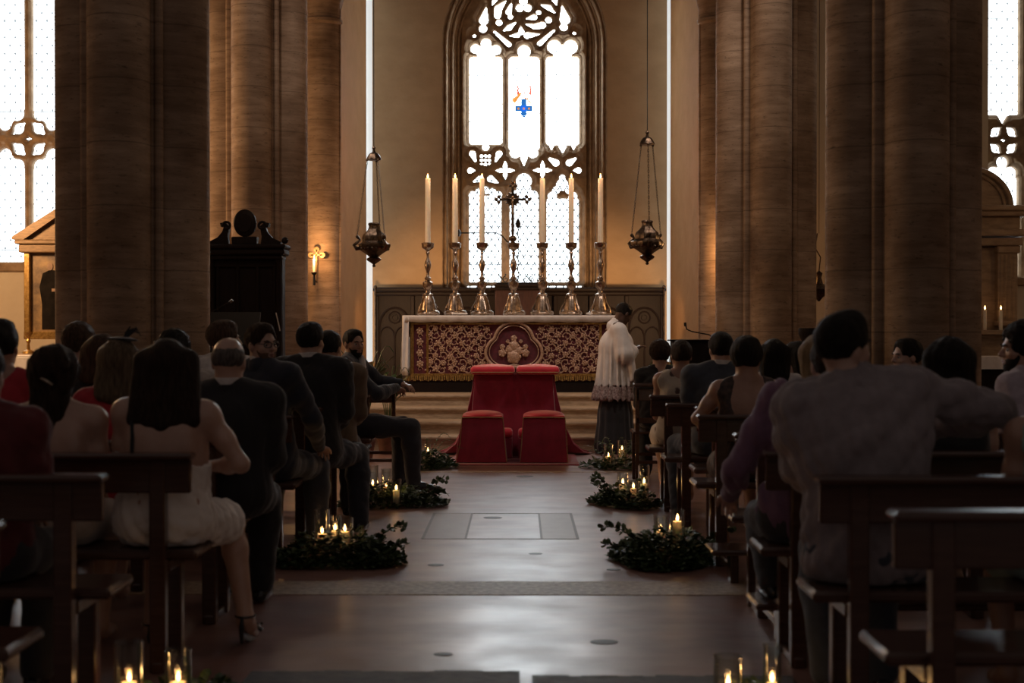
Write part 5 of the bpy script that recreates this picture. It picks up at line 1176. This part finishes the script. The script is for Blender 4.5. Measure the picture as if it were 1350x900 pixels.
    def collar(s, m, r=.068, h=.035, name='collar'):
        nb = s.T((0, -.008, s.sz+.062)); d = s.hT((0, -.02, -.06))-nb; d = d/np.linalg.norm(d)
        P_ = [cap(nb-d*.012, nb+d*h, r*s.nk, (r-.006)*s.nk, k=.004), cap(nb+d*(h+.0), nb+d*(h+.10), (r-.014)*s.nk, (r-.018)*s.nk, k=.004, op='s'), ('i', .004, (lambda n, c0: (lambda x, y, z: n[0]*x+n[1]*y+n[2]*z-c0))(d, float(d @ (nb+d*h))), None, None)]
        sdf_obj(name, P_, .006, m, s.t); return s
    def top(s, name, m, g=.014, sleeve='wrist', hem=.50, amp=.006, neck=.0, freq=24, bust=0., collar=None, ag=None):
        P_ = s.torso(g=g, bust=bust); ag = g if ag is None else ag
        for sg in (-1, 1):
            if sleeve == 'wrist': P_ += s.arm(sg, ag)
            elif sleeve == 'elbow': P_ += s.arm(sg, ag, 'elbow')
            elif sleeve == 'cap': P_ += s.arm(sg, ag, 'cap')
        nb = s.T((0, -.01, s.sz+.07)); P_.append(ell(nb+np.array((0, .02, .045)), (.062*s.nk+neck, .062*s.nk+neck, .055+neck), k=.01, op='s'))
        s.garment(name, P_, m, [cut((0, 0, -1), -hem)], amp, freq)
        if collar: s.collar(collar)
        return s
    def jacket(s, m, shirt=WHITEC, g=.020, **k):
        s.top('jacket', m, g=g, hem=.47, amp=.0045, freq=15, ag=g*.9, **k); s.collar(shirt, .070, .056, 'shirt_collar'); s.collar(m, .080, .026, 'jacket_collar')
        if s.face:      # shirt front and lapels where the jacket opens
            s.garment('shirt_front', [ell(s.T((0, .085*s.b*s.thick, s.sz-.07)), (.040, .046, .17), s.Rz(s.sz), k=.01)], shirt, (), 0)
            b = M()
            for sg in (-1, 1): b.tube([s.T((sg*.065, .03, s.sz+.06)), s.T((sg*.075, .11*s.b, s.sz-.02)), s.T((sg*.055, .135*s.b, s.sz-.11)), s.T((sg*.012, .14*s.b, s.sz-.24))], [.012, .022, .020, .006], 8, flat=.4)
            b.build('lapel', m, s.t)
        return s
    def trousers(s, m, g=.014):
        P_ = [ell(s.T((0, -.005, .60)), (.178*s.b+g, .125*s.b*s.thick+g, .125+g), k=.05)]
        for sg in (-1, 1): P_ += s.leg(sg, g, 'shin', g+.012)
        s.garment('trousers', P_, m, [cut((0, 0, 1), .74)], .0035, 18, .0); s.shoes(); return s
    def shoes(s, m=SHOE):
        for sg in (-1, 1):
            a, t = s.an[sg], s.toe[sg]; d = t-a; d[2] = 0; d /= np.linalg.norm(d)+1e-9; z0 = min(a[2]-.045, t[2]); 
            P_ = [cap(np.array((a[0], a[1], z0))-d*.035, np.array((t[0], t[1], z0))-d*.02, .040, .036, k=.02), cap(np.array((t[0], t[1], z0))-d*.04, np.array((t[0], t[1], z0))+d*.035, .036, .026, k=.02), cap(a-d*.005, np.array((a[0], a[1], z0+.02)), .043, .045, k=.02), cap(a+np.array((0, 0, -.025)), np.array(((a[0]+t[0])/2, (a[1]+t[1])/2, z0+.022)), .044, .038, k=.02)]
            sdf_obj('shoe', P_+[cut((0, 0, -1), -(z0-.028)), cut((0, 0, 1), a[2]+.012)], .008, m, s.t)
        return s
    def dress(s, m, top='tank', g=.010, skirt=True, amp=.004, L_=.75, back=.0, name='dress', flare=.02, lowback=0., bust=1.):
        P_ = s.torso(g=g, bust=bust); zs = s.sz; cuts = []
        if skirt:
            for sg in (-1, 1):
                h = np.array((sg*.088, .0, .585)); k_ = s.kn[sg]; P_.append(cap(h, h+(k_-h)*L_, .092+g, .078+g+flare, k=.05))
            h = np.array((0, 0, .57)); P_.append(cap(h, (s.kn[-1]+s.kn[1])/2*L_+h*(1-L_), .09, .08, k=.06))
        if top == 'strapless': cuts.append(cut(s.Rz(zs) @ np.array((0, .12, 1.)), float((s.Rz(zs) @ np.array((0, .12, 1.))) @ s.T((0, 0, zs-.175+back)))))
        elif top == 'tank':
            for sg in (-1, 1): P_.append(cap(s.T((sg*(s.w+.035), 0, zs+.08)), s.T((sg*(s.w+.03), 0, zs-.10)), .062, .050, k=.012, op='s'))
            P_.append(ell(s.T((0, 0, zs+.085)), (.088, .20, .075+back), k=.012, op='s'))
        elif top == 'vback':
            for sg in (-1, 1): P_.append(cap(s.T((sg*(s.w+.030), 0, zs+.08)), s.T((sg*(s.w+.03), 0, zs-.10)), .060, .052, k=.012, op='s'))
            P_ += [ell(s.T((0, -.12, zs-.02)), (.115, .11, .17+lowback), k=.02, op='s'), ell(s.T((0, 0, zs+.085)), (.088, .20, .075), k=.012, op='s')]
        s.garment(name, P_, m, cuts, amp, 22, .2); return s

def seatpos(px, Y): return XW(px, Y)
# ---------- left side
p = Person('woman with dark hair in a sleeveless red top at the far left edge', XW(-2, 6.51), 6.51, 1.445, w=.165, hair=('updo', H_BLACK), skin=SKIN2); p.body(1); p.do_hair(); p.dress(REDD, 'tank')
p = Person('person in a dark red top cut off by the lower left corner', XW(-30, 4.81), 4.81, 1.36, w=.19, bulk=1.05, hair=('short', H_BLACK)); p.body(); p.do_hair(); p.top('top', DRED, sleeve='elbow'); p.trousers(DJEAN)
p = Person('bare-shouldered woman with brown half-up hair and a shiny clip', XW(70, 5.61), 5.61, ZW(455, 5.61), w=.175, bulk=1.02, hair=('pony', H_DBROWN, dict(L=.27, w=.072, taper=.62, end=.55, th=.044, wave=.008, sideL=.5)), skin=SKIN, head=(-.06, .05, .03)); p.body(1); p.do_hair(); p.dress(PALET, 'strapless', back=-.06)
o = M(); o.tube([p.hT((-.005, -.128, -.025)), p.hT((.018, -.128, -.035)), p.hT((.04, -.118, -.05))], [.008, .011, .007], 8); o.build('hair_clip', SILVER, p.t)
p = Person('woman with long straight dark hair in a strapless ivory dress, elbow out', XW(214, 5.61), 5.61, ZW(447, 5.61), w=.178, bulk=1.10, hair=('long', H_DBROWN, dict(L=.235, w=.118, taper=1.12, end=1.0, th=.044, wave=.0022, sideL=.95, fwd=.03)), skin=SKIN, head=(.04, .04, 0), res=.008, roll=.03,
           arms=('fold', ((.325, .02, .83), (.13, .235, .80), (-.9, .35, 0))), legs=(((-.13, .42, .535), (-.13, .30, .09), (-.13, .5, .05)), ((.20, .40, .53), (.285, .30, .125), (.30, .40, .03)))); p.body(1); p.do_hair(); p.dress(WSATIN, 'strapless', g=.010, amp=.010, flare=.012, back=-.035, L_=.8)
b = M(); T = p.T; b.tube([T((-.135, .11, p.sz-.14)), T((-.13, .055, p.sz+.035)), T((-.125, -.02, p.sz+.062)), T((-.118, -.095, p.sz+.01)), T((-.105, -.123, p.sz-.10)), T((-.105, -.130, p.sz-.22))], .009, 6, flat=.6); b.build('dress_strap', BLACKC, p.t)
for sg in (-1, 1):
    a, t_ = p.an[sg], p.toe[sg]; b = M(); d = Vector(t_-a); d.z = 0; d.normalize(); side = Vector((-d.y, d.x, 0)); A_ = Vector(a)
    b.tube([A_+(d*math.cos(u)+side*math.sin(u))*.042+Vector((0, 0, .0)) for u in [2*PI*i/14 for i in range(14)]], .006, 6, closed=True)
    b.tube([Vector(t_)+Vector((0, 0, .01))+side*.045, Vector(t_)+Vector((0, 0, .032)), Vector(t_)+Vector((0, 0, .01))-side*.045], [.010, .014, .010], 6)
    b.tube([A_-d*.04+Vector((0, 0, .0)), A_-d*.045+Vector((0, 0, -.05)), Vector((A_.x, A_.y, .012))-d*.045], [.008, .014, .008], 6)
    b.tube([Vector((A_.x, A_.y, .052))-d*.04, Vector((t_[0], t_[1], .012))-d*.04, Vector((t_[0], t_[1], .008))+d*.045], [.020, .030, .018], 8, flat=.5)
    for i in range(5): b.ball(Vector(t_)+Vector((0, 0, .04))+side*(.02*(i-2)), .007, 6)
    b.build('sandal', SHOE, p.t)
p = Person('balding man with a grey hair ring in a black suit', XW(301, 6.52), 6.52, ZW(443, 6.52), w=.205, bulk=1.12, hair=('bald', H_GREY), skin=SKIN, head=(-.08, .1, 0), res=.009); p.body(); p.do_hair(); p.jacket(BLACKC); p.trousers(BLACKC)
p = Person('curly-haired man in a white shirt against the near left pier', XW(103, 8.01), 8.01, ZW(427, 8.01), w=.195, hair=('curly', H_BROWN, dict(g=.018)), head=(-.2, 0, 0)); p.body(); p.do_hair(); p.top('shirt', WHITEC, collar=WHITEC); p.trousers(DJEAN)
p = Person('woman with a light brown bob in a black top', XW(135, 7.29), 7.29, ZW(441, 7.29), w=.165, hair=('bob', H_BROWN, dict(L=.125, w=.088, taper=1.0, end=.85, th=.045)), head=(-.25, .05, 0)); p.body(1); p.do_hair(); p.top('top', BLACKC, sleeve='wrist', bust=1); p.dress(BLACKC, 'strapless', name='skirt')
p = Person('blonde woman with a dark feathered fascinator in a red dress', XW(157, 6.51), 6.51, ZW(447, 6.51), w=.165, hair=('bob', H_SAND, dict(L=.17, w=.080, taper=.95, end=.75, th=.044)), head=(-.1, .05, .05)); p.body(1); p.do_hair(); p.top('dress', REDD, sleeve='cap', hem=.46, bust=1, neck=.01, freq=22); p.dress(REDD, 'strapless', name='skirt')
b = M(); b.lathe([(.004, 0), (.052, .004), (.055, .012), (.02, .022)], 16, sx=1.4); b.v = [tuple(p.hT((x+.01, y-.02+.0, z+.108))) for x, y, z in b.v]
for q in range(5): b.tube([p.hT((.02, -.02, .12)), p.hT((.03+.012*q, -.02, .15+.006*q)), p.hT((.05+.014*q, -.03, .185-.012*q))], [.008, .010, .002], 6, flat=.3)
b.build('fascinator', BLACKC, p.t)
p = Person('dark-haired person in a cream top behind the long-haired woman', XW(230, 8.01), 8.01, ZW(436, 8.01), w=.185, hair=('curly', H_BLACK, dict(g=.016)), head=(-.4, 0, 0)); p.body(); p.do_hair(); p.top('shirt', PALET, collar=PALET); p.trousers(DJEAN)
p = Person('brown-haired man in a white shirt whose profile turns right', XW(295, 8.83), 8.83, ZW(423, 8.83), w=.195, hair=('short', H_BROWN, dict(g=.015, top=.008)), head=(-1.1, .0, 0), face=True, res=.009); p.body(); p.do_hair(); p.top('shirt', WHITEC, collar=WHITEC); p.trousers(DJEAN)
# man with glasses: body turned into the aisle, face towards the camera
p = Person('man with black glasses and short beard in a navy suit, looking back', XW(350, 8.02), 8.02, ZW(426, 8.02), w=.20, bulk=1.02, twist=-.45, lean=-.02, roll=-.04, hair=('short', H_DBROWN, dict(g=.011, top=.006)), head=(-2.3, .02, .05), face=True, res=.007, skin=SKIN,
           arms=('lap', ((.28, .02, .86), (.28, .28, .67), (.1, .9, -.35))), legs=(((-.05, .45, .535), (-.03, .30, .09), (-.02, .43, .04)), ((.24, .44, .53), (.26, .30, .09), (.28, .43, .04)))); p.body(); p.do_hair(); p.jacket(NAVY); p.trousers(NAVY)
def beard(p, m, g=.004):
    P_ = [p.hell((0, .028, -.040), (.060+g, .066+g, .075+g), .02), p.hell((0, .045, -.085), (.045+g, .042+g, .034+g), .03), p.hell((0, .080, -.106), (.019+g, .014+g, .015+g), .018), p.hcap((-.016, .093, -.056), (.016, .093, -.056), .006, k=.006),
          p.hell((0, .10, -.072), (.026, .02, .011), .004, 's'), p.hell((0, .085, -.015), (.056, .06, .044), .008, 's'), p.hell((0, -.03, .02), (.12, .075, .12), .008, 's')]
    sdf_obj('beard', P_, .006, m, p.t, noise=lambda x, y, z: .0008*np.sin(x*500)*np.sin(y*480)*np.sin(z*450))
def glasses(p):
    b = M()
    for sg in (-1, 1):
        pts = [p.hT((sg*.032+.023*math.copysign(abs(math.cos(a))**.7, math.cos(a)), .108-.012*abs(math.cos(a))*(1 if math.cos(a)*sg > 0 else 0), -.008+.016*math.copysign(abs(math.sin(a))**.7, math.sin(a)))) for a in [2*PI*i/20 for i in range(20)]]
        b.tube(pts, .0028, 6, closed=True); b.tube([p.hT((sg*.055, .096, -.002)), p.hT((sg*.078, .05, .0)), p.hT((sg*.082, -.005, -.002))], .0026, 6)
    b.tube([p.hT((-.009, .109, -.004)), p.hT((0, .112, -.001)), p.hT((.009, .109, -.004))], .0026, 6); b.build('glasses', GLASSES, p.t)
beard(p, mat('short_brown_beard', (.16, .085, .05), .9, noise=(60, S1)), .0038); glasses(p)
p = Person('black-haired man in a black suit seen from behind, beside the far left pier edge', XW(409, 8.85), 8.85, ZW(425, 8.85), w=.215, bulk=1.12, hair=('short', H_BLACK, dict(g=.012, top=.01)), head=(-.35, 0, 0), twist=-.1, res=.009,
           legs=(((-.05, .45, .535), (-.03, .30, .09), (-.02, .43, .04)), ((.26, .42, .53), (.29, .30, .09), (.31, .43, .04)))); p.body(); p.do_hair(); p.jacket(BLACKC); p.trousers(NAVY)
p = Person('dark-haired person in a tan jacket next to the bearded man', XW(434, 9.66), 9.66, ZW(436, 9.66), w=.20, bulk=1.05, hair=('short', H_BLACK, dict(g=.012)), head=(-.3, .1, 0), skin=SKIN2); p.body(); p.do_hair(); p.jacket(TANJ, TANJ); p.trousers(DJEAN)
# bearded man seated sideways
p = Person('bearded man in a navy suit sitting sideways, arm over the chair, polished shoe forward', -1.47, 11.44, ZW(433.5, 11.44), yaw=-1.40, w=.205, bulk=1.04, twist=-.35, lean=.04, hair=('short', H_BLACK, dict(g=.008)), head=(-1.05, .03, .0), face=True, res=.007, skin=SKIN2,
           arms=(((-.30, .30, .93), (-.22, .46, .93), (.5, .8, -.25)), ((.27, .22, .86), (.02, .40, .90), (-.9, .5, -.25))), legs=(((-.14, .47, .56), (-.14, .44, .09), (-.14, .62, .035)), ((.14, .52, .56), (.15, .54, .09), (.15, .72, .035)))); p.body(); p.do_hair(); p.jacket(NAVY); p.trousers(NAVY); beard(p, H_BLACK, .0035)
# ---------- right side
p = Person('curly-haired person in black partly hidden behind the woman in the floral dress', XW(870, 12.38), 12.38, ZW(450, 12.38), w=.175, hair=('curly', H_DBROWN, dict(g=.024)), res=.011); p.body(1); p.do_hair(); p.top('top', BLACKC, bust=1); p.trousers(BLACKC)
p = Person('short-haired woman in a cream dress with dark flowers', XW(898, 10.44), 10.44, ZW(448, 10.44), w=.17, bulk=1.03, hair=('short', H_DBROWN, dict(g=.010)), head=(.1, .02, 0), skin=SKIN2, res=.009); p.body(1); p.do_hair(); p.dress(FLORAL, 'tank', g=.012, flare=.03, amp=.005)
p = Person('man in a dark blue-grey suit with a white collar', XW(950, 9.66), 9.66, ZW(438, 9.66), w=.215, bulk=1.1, hair=('short', H_BLACK, dict(g=.014, top=.006)), head=(.15, 0, 0), res=.009, arms=('lap', 'lap'),
           legs=(((-.26, .42, .53), (-.27, .30, .09), (-.28, .43, .04)), ((.12, .44, .53), (.12, .30, .09), (.12, .43, .04)))); p.body(); p.do_hair(); p.jacket(BLUEG); p.trousers(BLUEG)
p = Person('woman with dark pinned-up hair and a low-backed black lace dress', XW(985, 8.08), 8.08, ZW(446, 8.08), w=.178, bulk=1.06, hair=('updo', H_BLACK, dict(g=.022)), head=(-.45, .12, 0), skin=SKIN2, res=.008, arms=(((-.30, .02, .86), (-.17, .20, .74), (.6, .7, -.2)), ((.28, .02, .86), (.1, .26, .74), (-.6, .7, -.2)))); p.body(1); p.do_hair(); p.dress(LACEB, 'vback', g=.007, lowback=.02)
p = Person('woman with long black hair in a white top, just right of the bare-backed one', XW(1020, 8.91), 8.91, ZW(447, 8.91), w=.165, hair=('long', H_BLACK, dict(L=.22, w=.085)), res=.010); p.body(1); p.do_hair(); p.top('top', WHITEC, sleeve='elbow', bust=1); p.dress(WHITEC, 'strapless', name='skirt')
p = Person('woman with long black hair in a pale top whose face shows in profile', XW(1047, 9.66), 9.66, ZW(450, 9.66), w=.165, hair=('long', H_BLACK, dict(L=.24, w=.078, fwd=-.01)), head=(1.25, 0, 0), face=True, res=.009); p.body(1); p.do_hair(); p.top('top', PALET, sleeve='cap', bust=1, neck=.015); p.dress(PALET, 'strapless', name='skirt')
p = Person('woman with long blonde hair half hidden by the big man in grey', XW(1081, 6.66), 6.66, ZW(440, 6.66), w=.165, hair=('long', H_BLOND, dict(L=.26, w=.085)), res=.010); p.body(1); p.do_hair(); p.dress(MINT, 'tank')
p = Person('man in a plum shirt with rolled sleeves, hand hanging beside the bench', XW(1060, 5.72), 5.72, 1.39, w=.205, bulk=1.08, roll=.20, lean=.12, hair=('short', H_DBROWN), skin=SKIN, res=.008, legs=(((-.10, .42, .54), (-.10, .20, .285), (-.105, .33, .245)), ((.10, .42, .54), (.10, .20, .285), (.105, .33, .245))), arms=(((-.275, .06, .80), (-.28, .24, .665), (.1, .8, -.5)), 'lap')); p.body(); p.do_hair(); p.top('shirt', PURPLE, g=.018, amp=.008, freq=26, collar=PURPLE); p.trousers(DJEAN)
# the broad man in grey, arm along the bench
p = Person('broad man in a grey shirt, right arm stretched along the bench', XW(1154, 4.82), 4.82, ZW(409, 4.82), w=.215, bulk=1.38, thick=.85, roll=-.14, lean=.04, hair=('short', H_BLACK, dict(g=.012, top=.018)), head=(-1.05, -.05, .10), skin=SKIN, res=.009, face=True, sh_drop=.0,
           arms=(((-.25, .17, .90), (-.10, .36, .76), (.3, .9, -.2)), ((.475, .10, 1.10), (.30, .30, 1.02), (-.9, .35, -.1)))); p.body(); p.do_hair(); p.top('shirt', GREYS, g=.024, amp=.011, freq=22, hem=.46, collar=GREYS); p.trousers(BLUEG, .016)
p = Person('dark-haired boy in profile facing left before the near right pier', XW(1196, 8.93), 8.93, ZW(447, 8.93), w=.165, hs=.95, hair=('short', H_BLACK, dict(g=.014, top=.005)), head=(1.35, 0, 0), face=True, res=.008, yaw=.5); p.body(); p.do_hair(); p.top('top', BLACKC, collar=BLACKC); p.trousers(DJEAN)
p = Person('woman with thick black hair beside the stretched grey sleeve', XW(1249, 5.72), 5.72, ZW(444, 5.72), w=.168, hair=('long', H_BLACK, dict(L=.22, w=.088, end=.9, wave=.004)), legs=(((-.10, .42, .54), (-.10, .20, .285), (-.105, .33, .245)), ((.10, .42, .54), (.10, .20, .285), (.105, .33, .245))), res=.009); p.body(1); p.do_hair(); p.dress(BLACKC, 'tank')
p = Person('bearded man in a pale lilac shirt at the right edge, fist on the bench rail', XW(1350, 6.68), 6.68, ZW(425, 5.74), w=.20, bulk=1.0, twist=.9, hair=('curly', H_BLACK, dict(g=.020)), head=(1.45, .05, 0), face=True, res=.007, skin=SKIN2, yaw=0, 
           arms=(((-.30, -.16, 1.00), (-.20, -.21, .935), (-.98, .05, -.1)), 'lap')); 
p.el[-1] = np.array((-.09, -.27, .975)); p.wr[-1] = np.array((-.29, -.235, .965)); p.hd[-1] = np.array((-.97, .2, .12)); p.body(); p.do_hair(); p.top('shirt', LILAC, g=.015, collar=LILAC); p.trousers(DJEAN); beard(p, H_BLACK, .004)
p = Person('person in a mint satin dress cut off by the right edge', XW(1404, 4.80), 4.80, 1.34, w=.17, bulk=1.0, hair=('long', H_BROWN, dict(L=.2)), skin=SKIN2); p.body(1); p.do_hair(); p.dress(MINT, 'vback')
# ---------- the priest, standing, bent over
YPR = 15.12
pr = thing('person', 'bowed priest in a white lace-edged surplice over a black cassock beside the altar', 'person', (XW(816, YPR), YPR, 0)); pr['group'] = 'clergy'; del pr['group']
K_ = FP/YPR; U = lambda px, py, y=0: np.array((XW(px, YPR)-XW(816, YPR), y, ZW(py, YPR)))
hd_ = U(822, 413, .0); HRm = rotm(-.95, .6, 0)
class Hd(Person):
    def __init__(s): s.hp = hd_; s.hR = HRm; s.hs = 1.; s.t = pr; s.res = .008; s.seed = 5; s.hair = ('short', H_BLACK, dict(g=.006)); s.w = .19; s.sz = float(U(0, 430)[2]); s.pv = np.array((0, 0, .6)); s.zt = 1.62; s.lean = s.roll = s.twist = 0; s.sh = {}; s.el = {}; s.wr = {}; s.hd = {}
    def T(s, p): return np.array(p, float)
h_ = Hd(); HP = h_.headp()[:-1]
neck0 = U(812, 430, 0)
body = [ell(U(812, 455, 0), (.16, .13, .20), k=.05), ell(U(811, 485, 0), (.15, .13, .18), k=.05), ell(U(811, 515, 0), (.16, .13, .18), k=.05), cap(U(812, 432, -.13), U(818, 432, .13), .065, k=.05), cap(neck0, h_.hT((0, -.03, -.04)), .055, .052, k=.03)]+HP
for dy in (-.08, .08): body += [cap(U(811, 520, dy), U(812, 550, dy), .08, .06, k=.03), cap(U(812, 550, dy), (U(812, 0)[0], dy, .09), .058, .04, k=.03), cap((U(812, 0)[0]-.02, dy, .05), (U(812, 0)[0]+.16, dy, .04), .038, .030, k=.03)]
h_.sh = {-1: U(816, 436, -.15), 1: U(816, 436, .15)}; h_.el = {-1: U(822, 466, -.19), 1: U(822, 466, .19)}; h_.wr = {-1: U(836, 461, -.06), 1: U(836, 461, .06)}; h_.hd = {-1: np.array((.8, .3, .5)), 1: np.array((.8, -.3, .5))}; h_.b = 1.
for sg in (-1, 1): body += h_.arm(sg)+h_.hand(sg)
sdf_obj('body', body, .008, SKIN3, pr); h_.do_hair()
sur = [cap(U(812, 434, -.11), U(815, 434, .11), .080, k=.06), ell(U(813, 455, 0), (.19, .175, .20), k=.06), cap(U(811, 460, 0), U(808, 518, 0), .18, .20, k=.05), cap(U(812, 500, 0), U(808, 524, 0), .20, .235, k=.03), cap(U(820, 500, -.05), U(828, 520, -.06), .12, .12, k=.05)]
for sg in (-1, 1): sur += [cap(h_.sh[sg], h_.el[sg], .085, .105, k=.05), cap(h_.el[sg], h_.el[sg]*.4+h_.wr[sg]*.6, .10, .085, k=.03), cap(h_.el[sg]+np.array((.05, 0, -.02)), h_.el[sg]+np.array((.11, 0, -.28)), .05, .035, k=.04)]
sur.append(ell(neck0+np.array((.03, 0, .07)), (.068, .068, .07), k=.01, op='s'))
zh = float(U(0, 527)[2]); zl = float(U(0, 508)[2])
pleat = lambda a_: (lambda x, y, z: a_*np.clip((U(0, 440)[2]-z)/.5, 0, 1)*(np.sin(np.arctan2(y, x-.0)*19+.6*np.sin(z*6))+.5*np.sin(np.arctan2(y, x)*31)))
sdf_obj('surplice', sur+[cut((0, 0, -1), -zl)], .009, LINEN, pr, noise=pleat(.013))
LACE = mat('white_lace', (.52, .42, .39), .8, noise=(45, S1), col2=(.16, .09, .085))
sdf_obj('lace_hem', sur+[cut((0, 0, 1), zl), ('i', .004, lambda x, y, z: (zh+.012*np.abs(np.sin(np.arctan2(y, x)*24)))-z, None, None)], .009, LACE, pr, noise=pleat(.013))
zf = .012
cas = [cap(U(811, 500, 0), U(811, 545, 0), .15, .19, k=.04), cap(U(811, 545, 0), (U(812, 0)[0]-.01, 0, .10), .19, .235, k=.04)]
sdf_obj('cassock', cas+[cut((0, 0, -1), -zf)], .010, BLACKC, pr, noise=lambda x, y, z: .012*np.clip(.9-z, 0, 1)*np.sin(np.arctan2(y, x)*15+z*2))
sdf_obj('collar', [cap(neck0+np.array((-.01, 0, .0)), neck0+np.array((.012, 0, .045)), .098, .074, k=.01), cap(neck0, neck0+np.array((.04, 0, .12)), .060, .060, k=.004, op='s')], .008, LINEN, pr)
# ================================================================== CAMERA AND LIGHT
cam = bpy.data.cameras.new('camera'); co = bpy.data.objects.new('camera', cam); C.objects.link(co)
cam.sensor_width = 36; cam.lens = 36*FP/1350; co.location = (0, 0, CH)
co.rotation_euler = (PI/2-math.atan(15/FP), 0, math.atan(10/FP)); cam.clip_end = 100
cam.dof.use_dof = True; cam.dof.focus_distance = 16; cam.dof.aperture_fstop = 2.8
sc = bpy.context.scene; sc.camera = co
sc.view_settings.view_transform = 'Standard'; sc.view_settings.look = 'None'; sc.view_settings.gamma = 1; sc.view_settings.exposure = 0; sc.view_settings.use_curve_mapping = False
w = bpy.data.worlds.new('world'); sc.world = w; w.use_nodes = True; w.node_tree.nodes['Background'].inputs[0].default_value = (.85, .70, .64, 1); w.node_tree.nodes['Background'].inputs[1].default_value = .095
def light(kind, loc, power, col, size=.1, rot=None, spot=None, blend=.6, sy=None):
    l = bpy.data.lights.new(kind.lower()+'_light', kind); l.energy = power; l.color = col
    if kind == 'AREA':
        l.size = size
        if sy: l.shape = 'RECTANGLE'; l.size_y = sy
    else: l.shadow_soft_size = size
    if kind == 'SPOT': l.spot_size = spot; l.spot_blend = blend
    o = bpy.data.objects.new(l.name, l); C.objects.link(o); o.location = loc
    if rot: o.rotation_euler = rot
    return o
WARM = (1, .60, .30)
def aim(a, b): return (Vector(b)-Vector(a)).to_track_quat('-Z', 'Y').to_euler()
for sx in (-1, 1):
    light('SPOT', (sx*2.1, 18.3, 1.7), 400, WARM, .12, (R(84), 0, R(0)+sx*R(22)), R(85), 1.)
    light('POINT', (XW(414 if sx < 0 else 962, 17.0), 16.93, ZW(336, 17.)), 18, (1, .52, .20), .03)
    light('POINT', (sx*2.15, 11.6, 3.6), 19, (1, .72, .50), .15)  # unseen lamps added to brighten the far piers
    light('SPOT', (sx*3.2, 12.9, 8.2), 600, (1, .82, .72), .5, aim((sx*3.2, 12.9, 8.2), (0, 16.6, 1.7)), R(44), .8)  # unseen spots added to light altar and steps from the front
for x, y, z in JL: light('POINT', (x, y, z), .35, (1, .5, .18), .012)
for px in cands: light('POINT', (XW(px, YC), YC-.02, 3.53), 5, (1, .56, .26), .03)
light('POINT', (-6.5, 14.5, 3.0), 260, WARM, .2)
light('POINT', (6.8, 14.0, 3.0), 8, WARM, .2)
sc.cycles.use_denoising = True
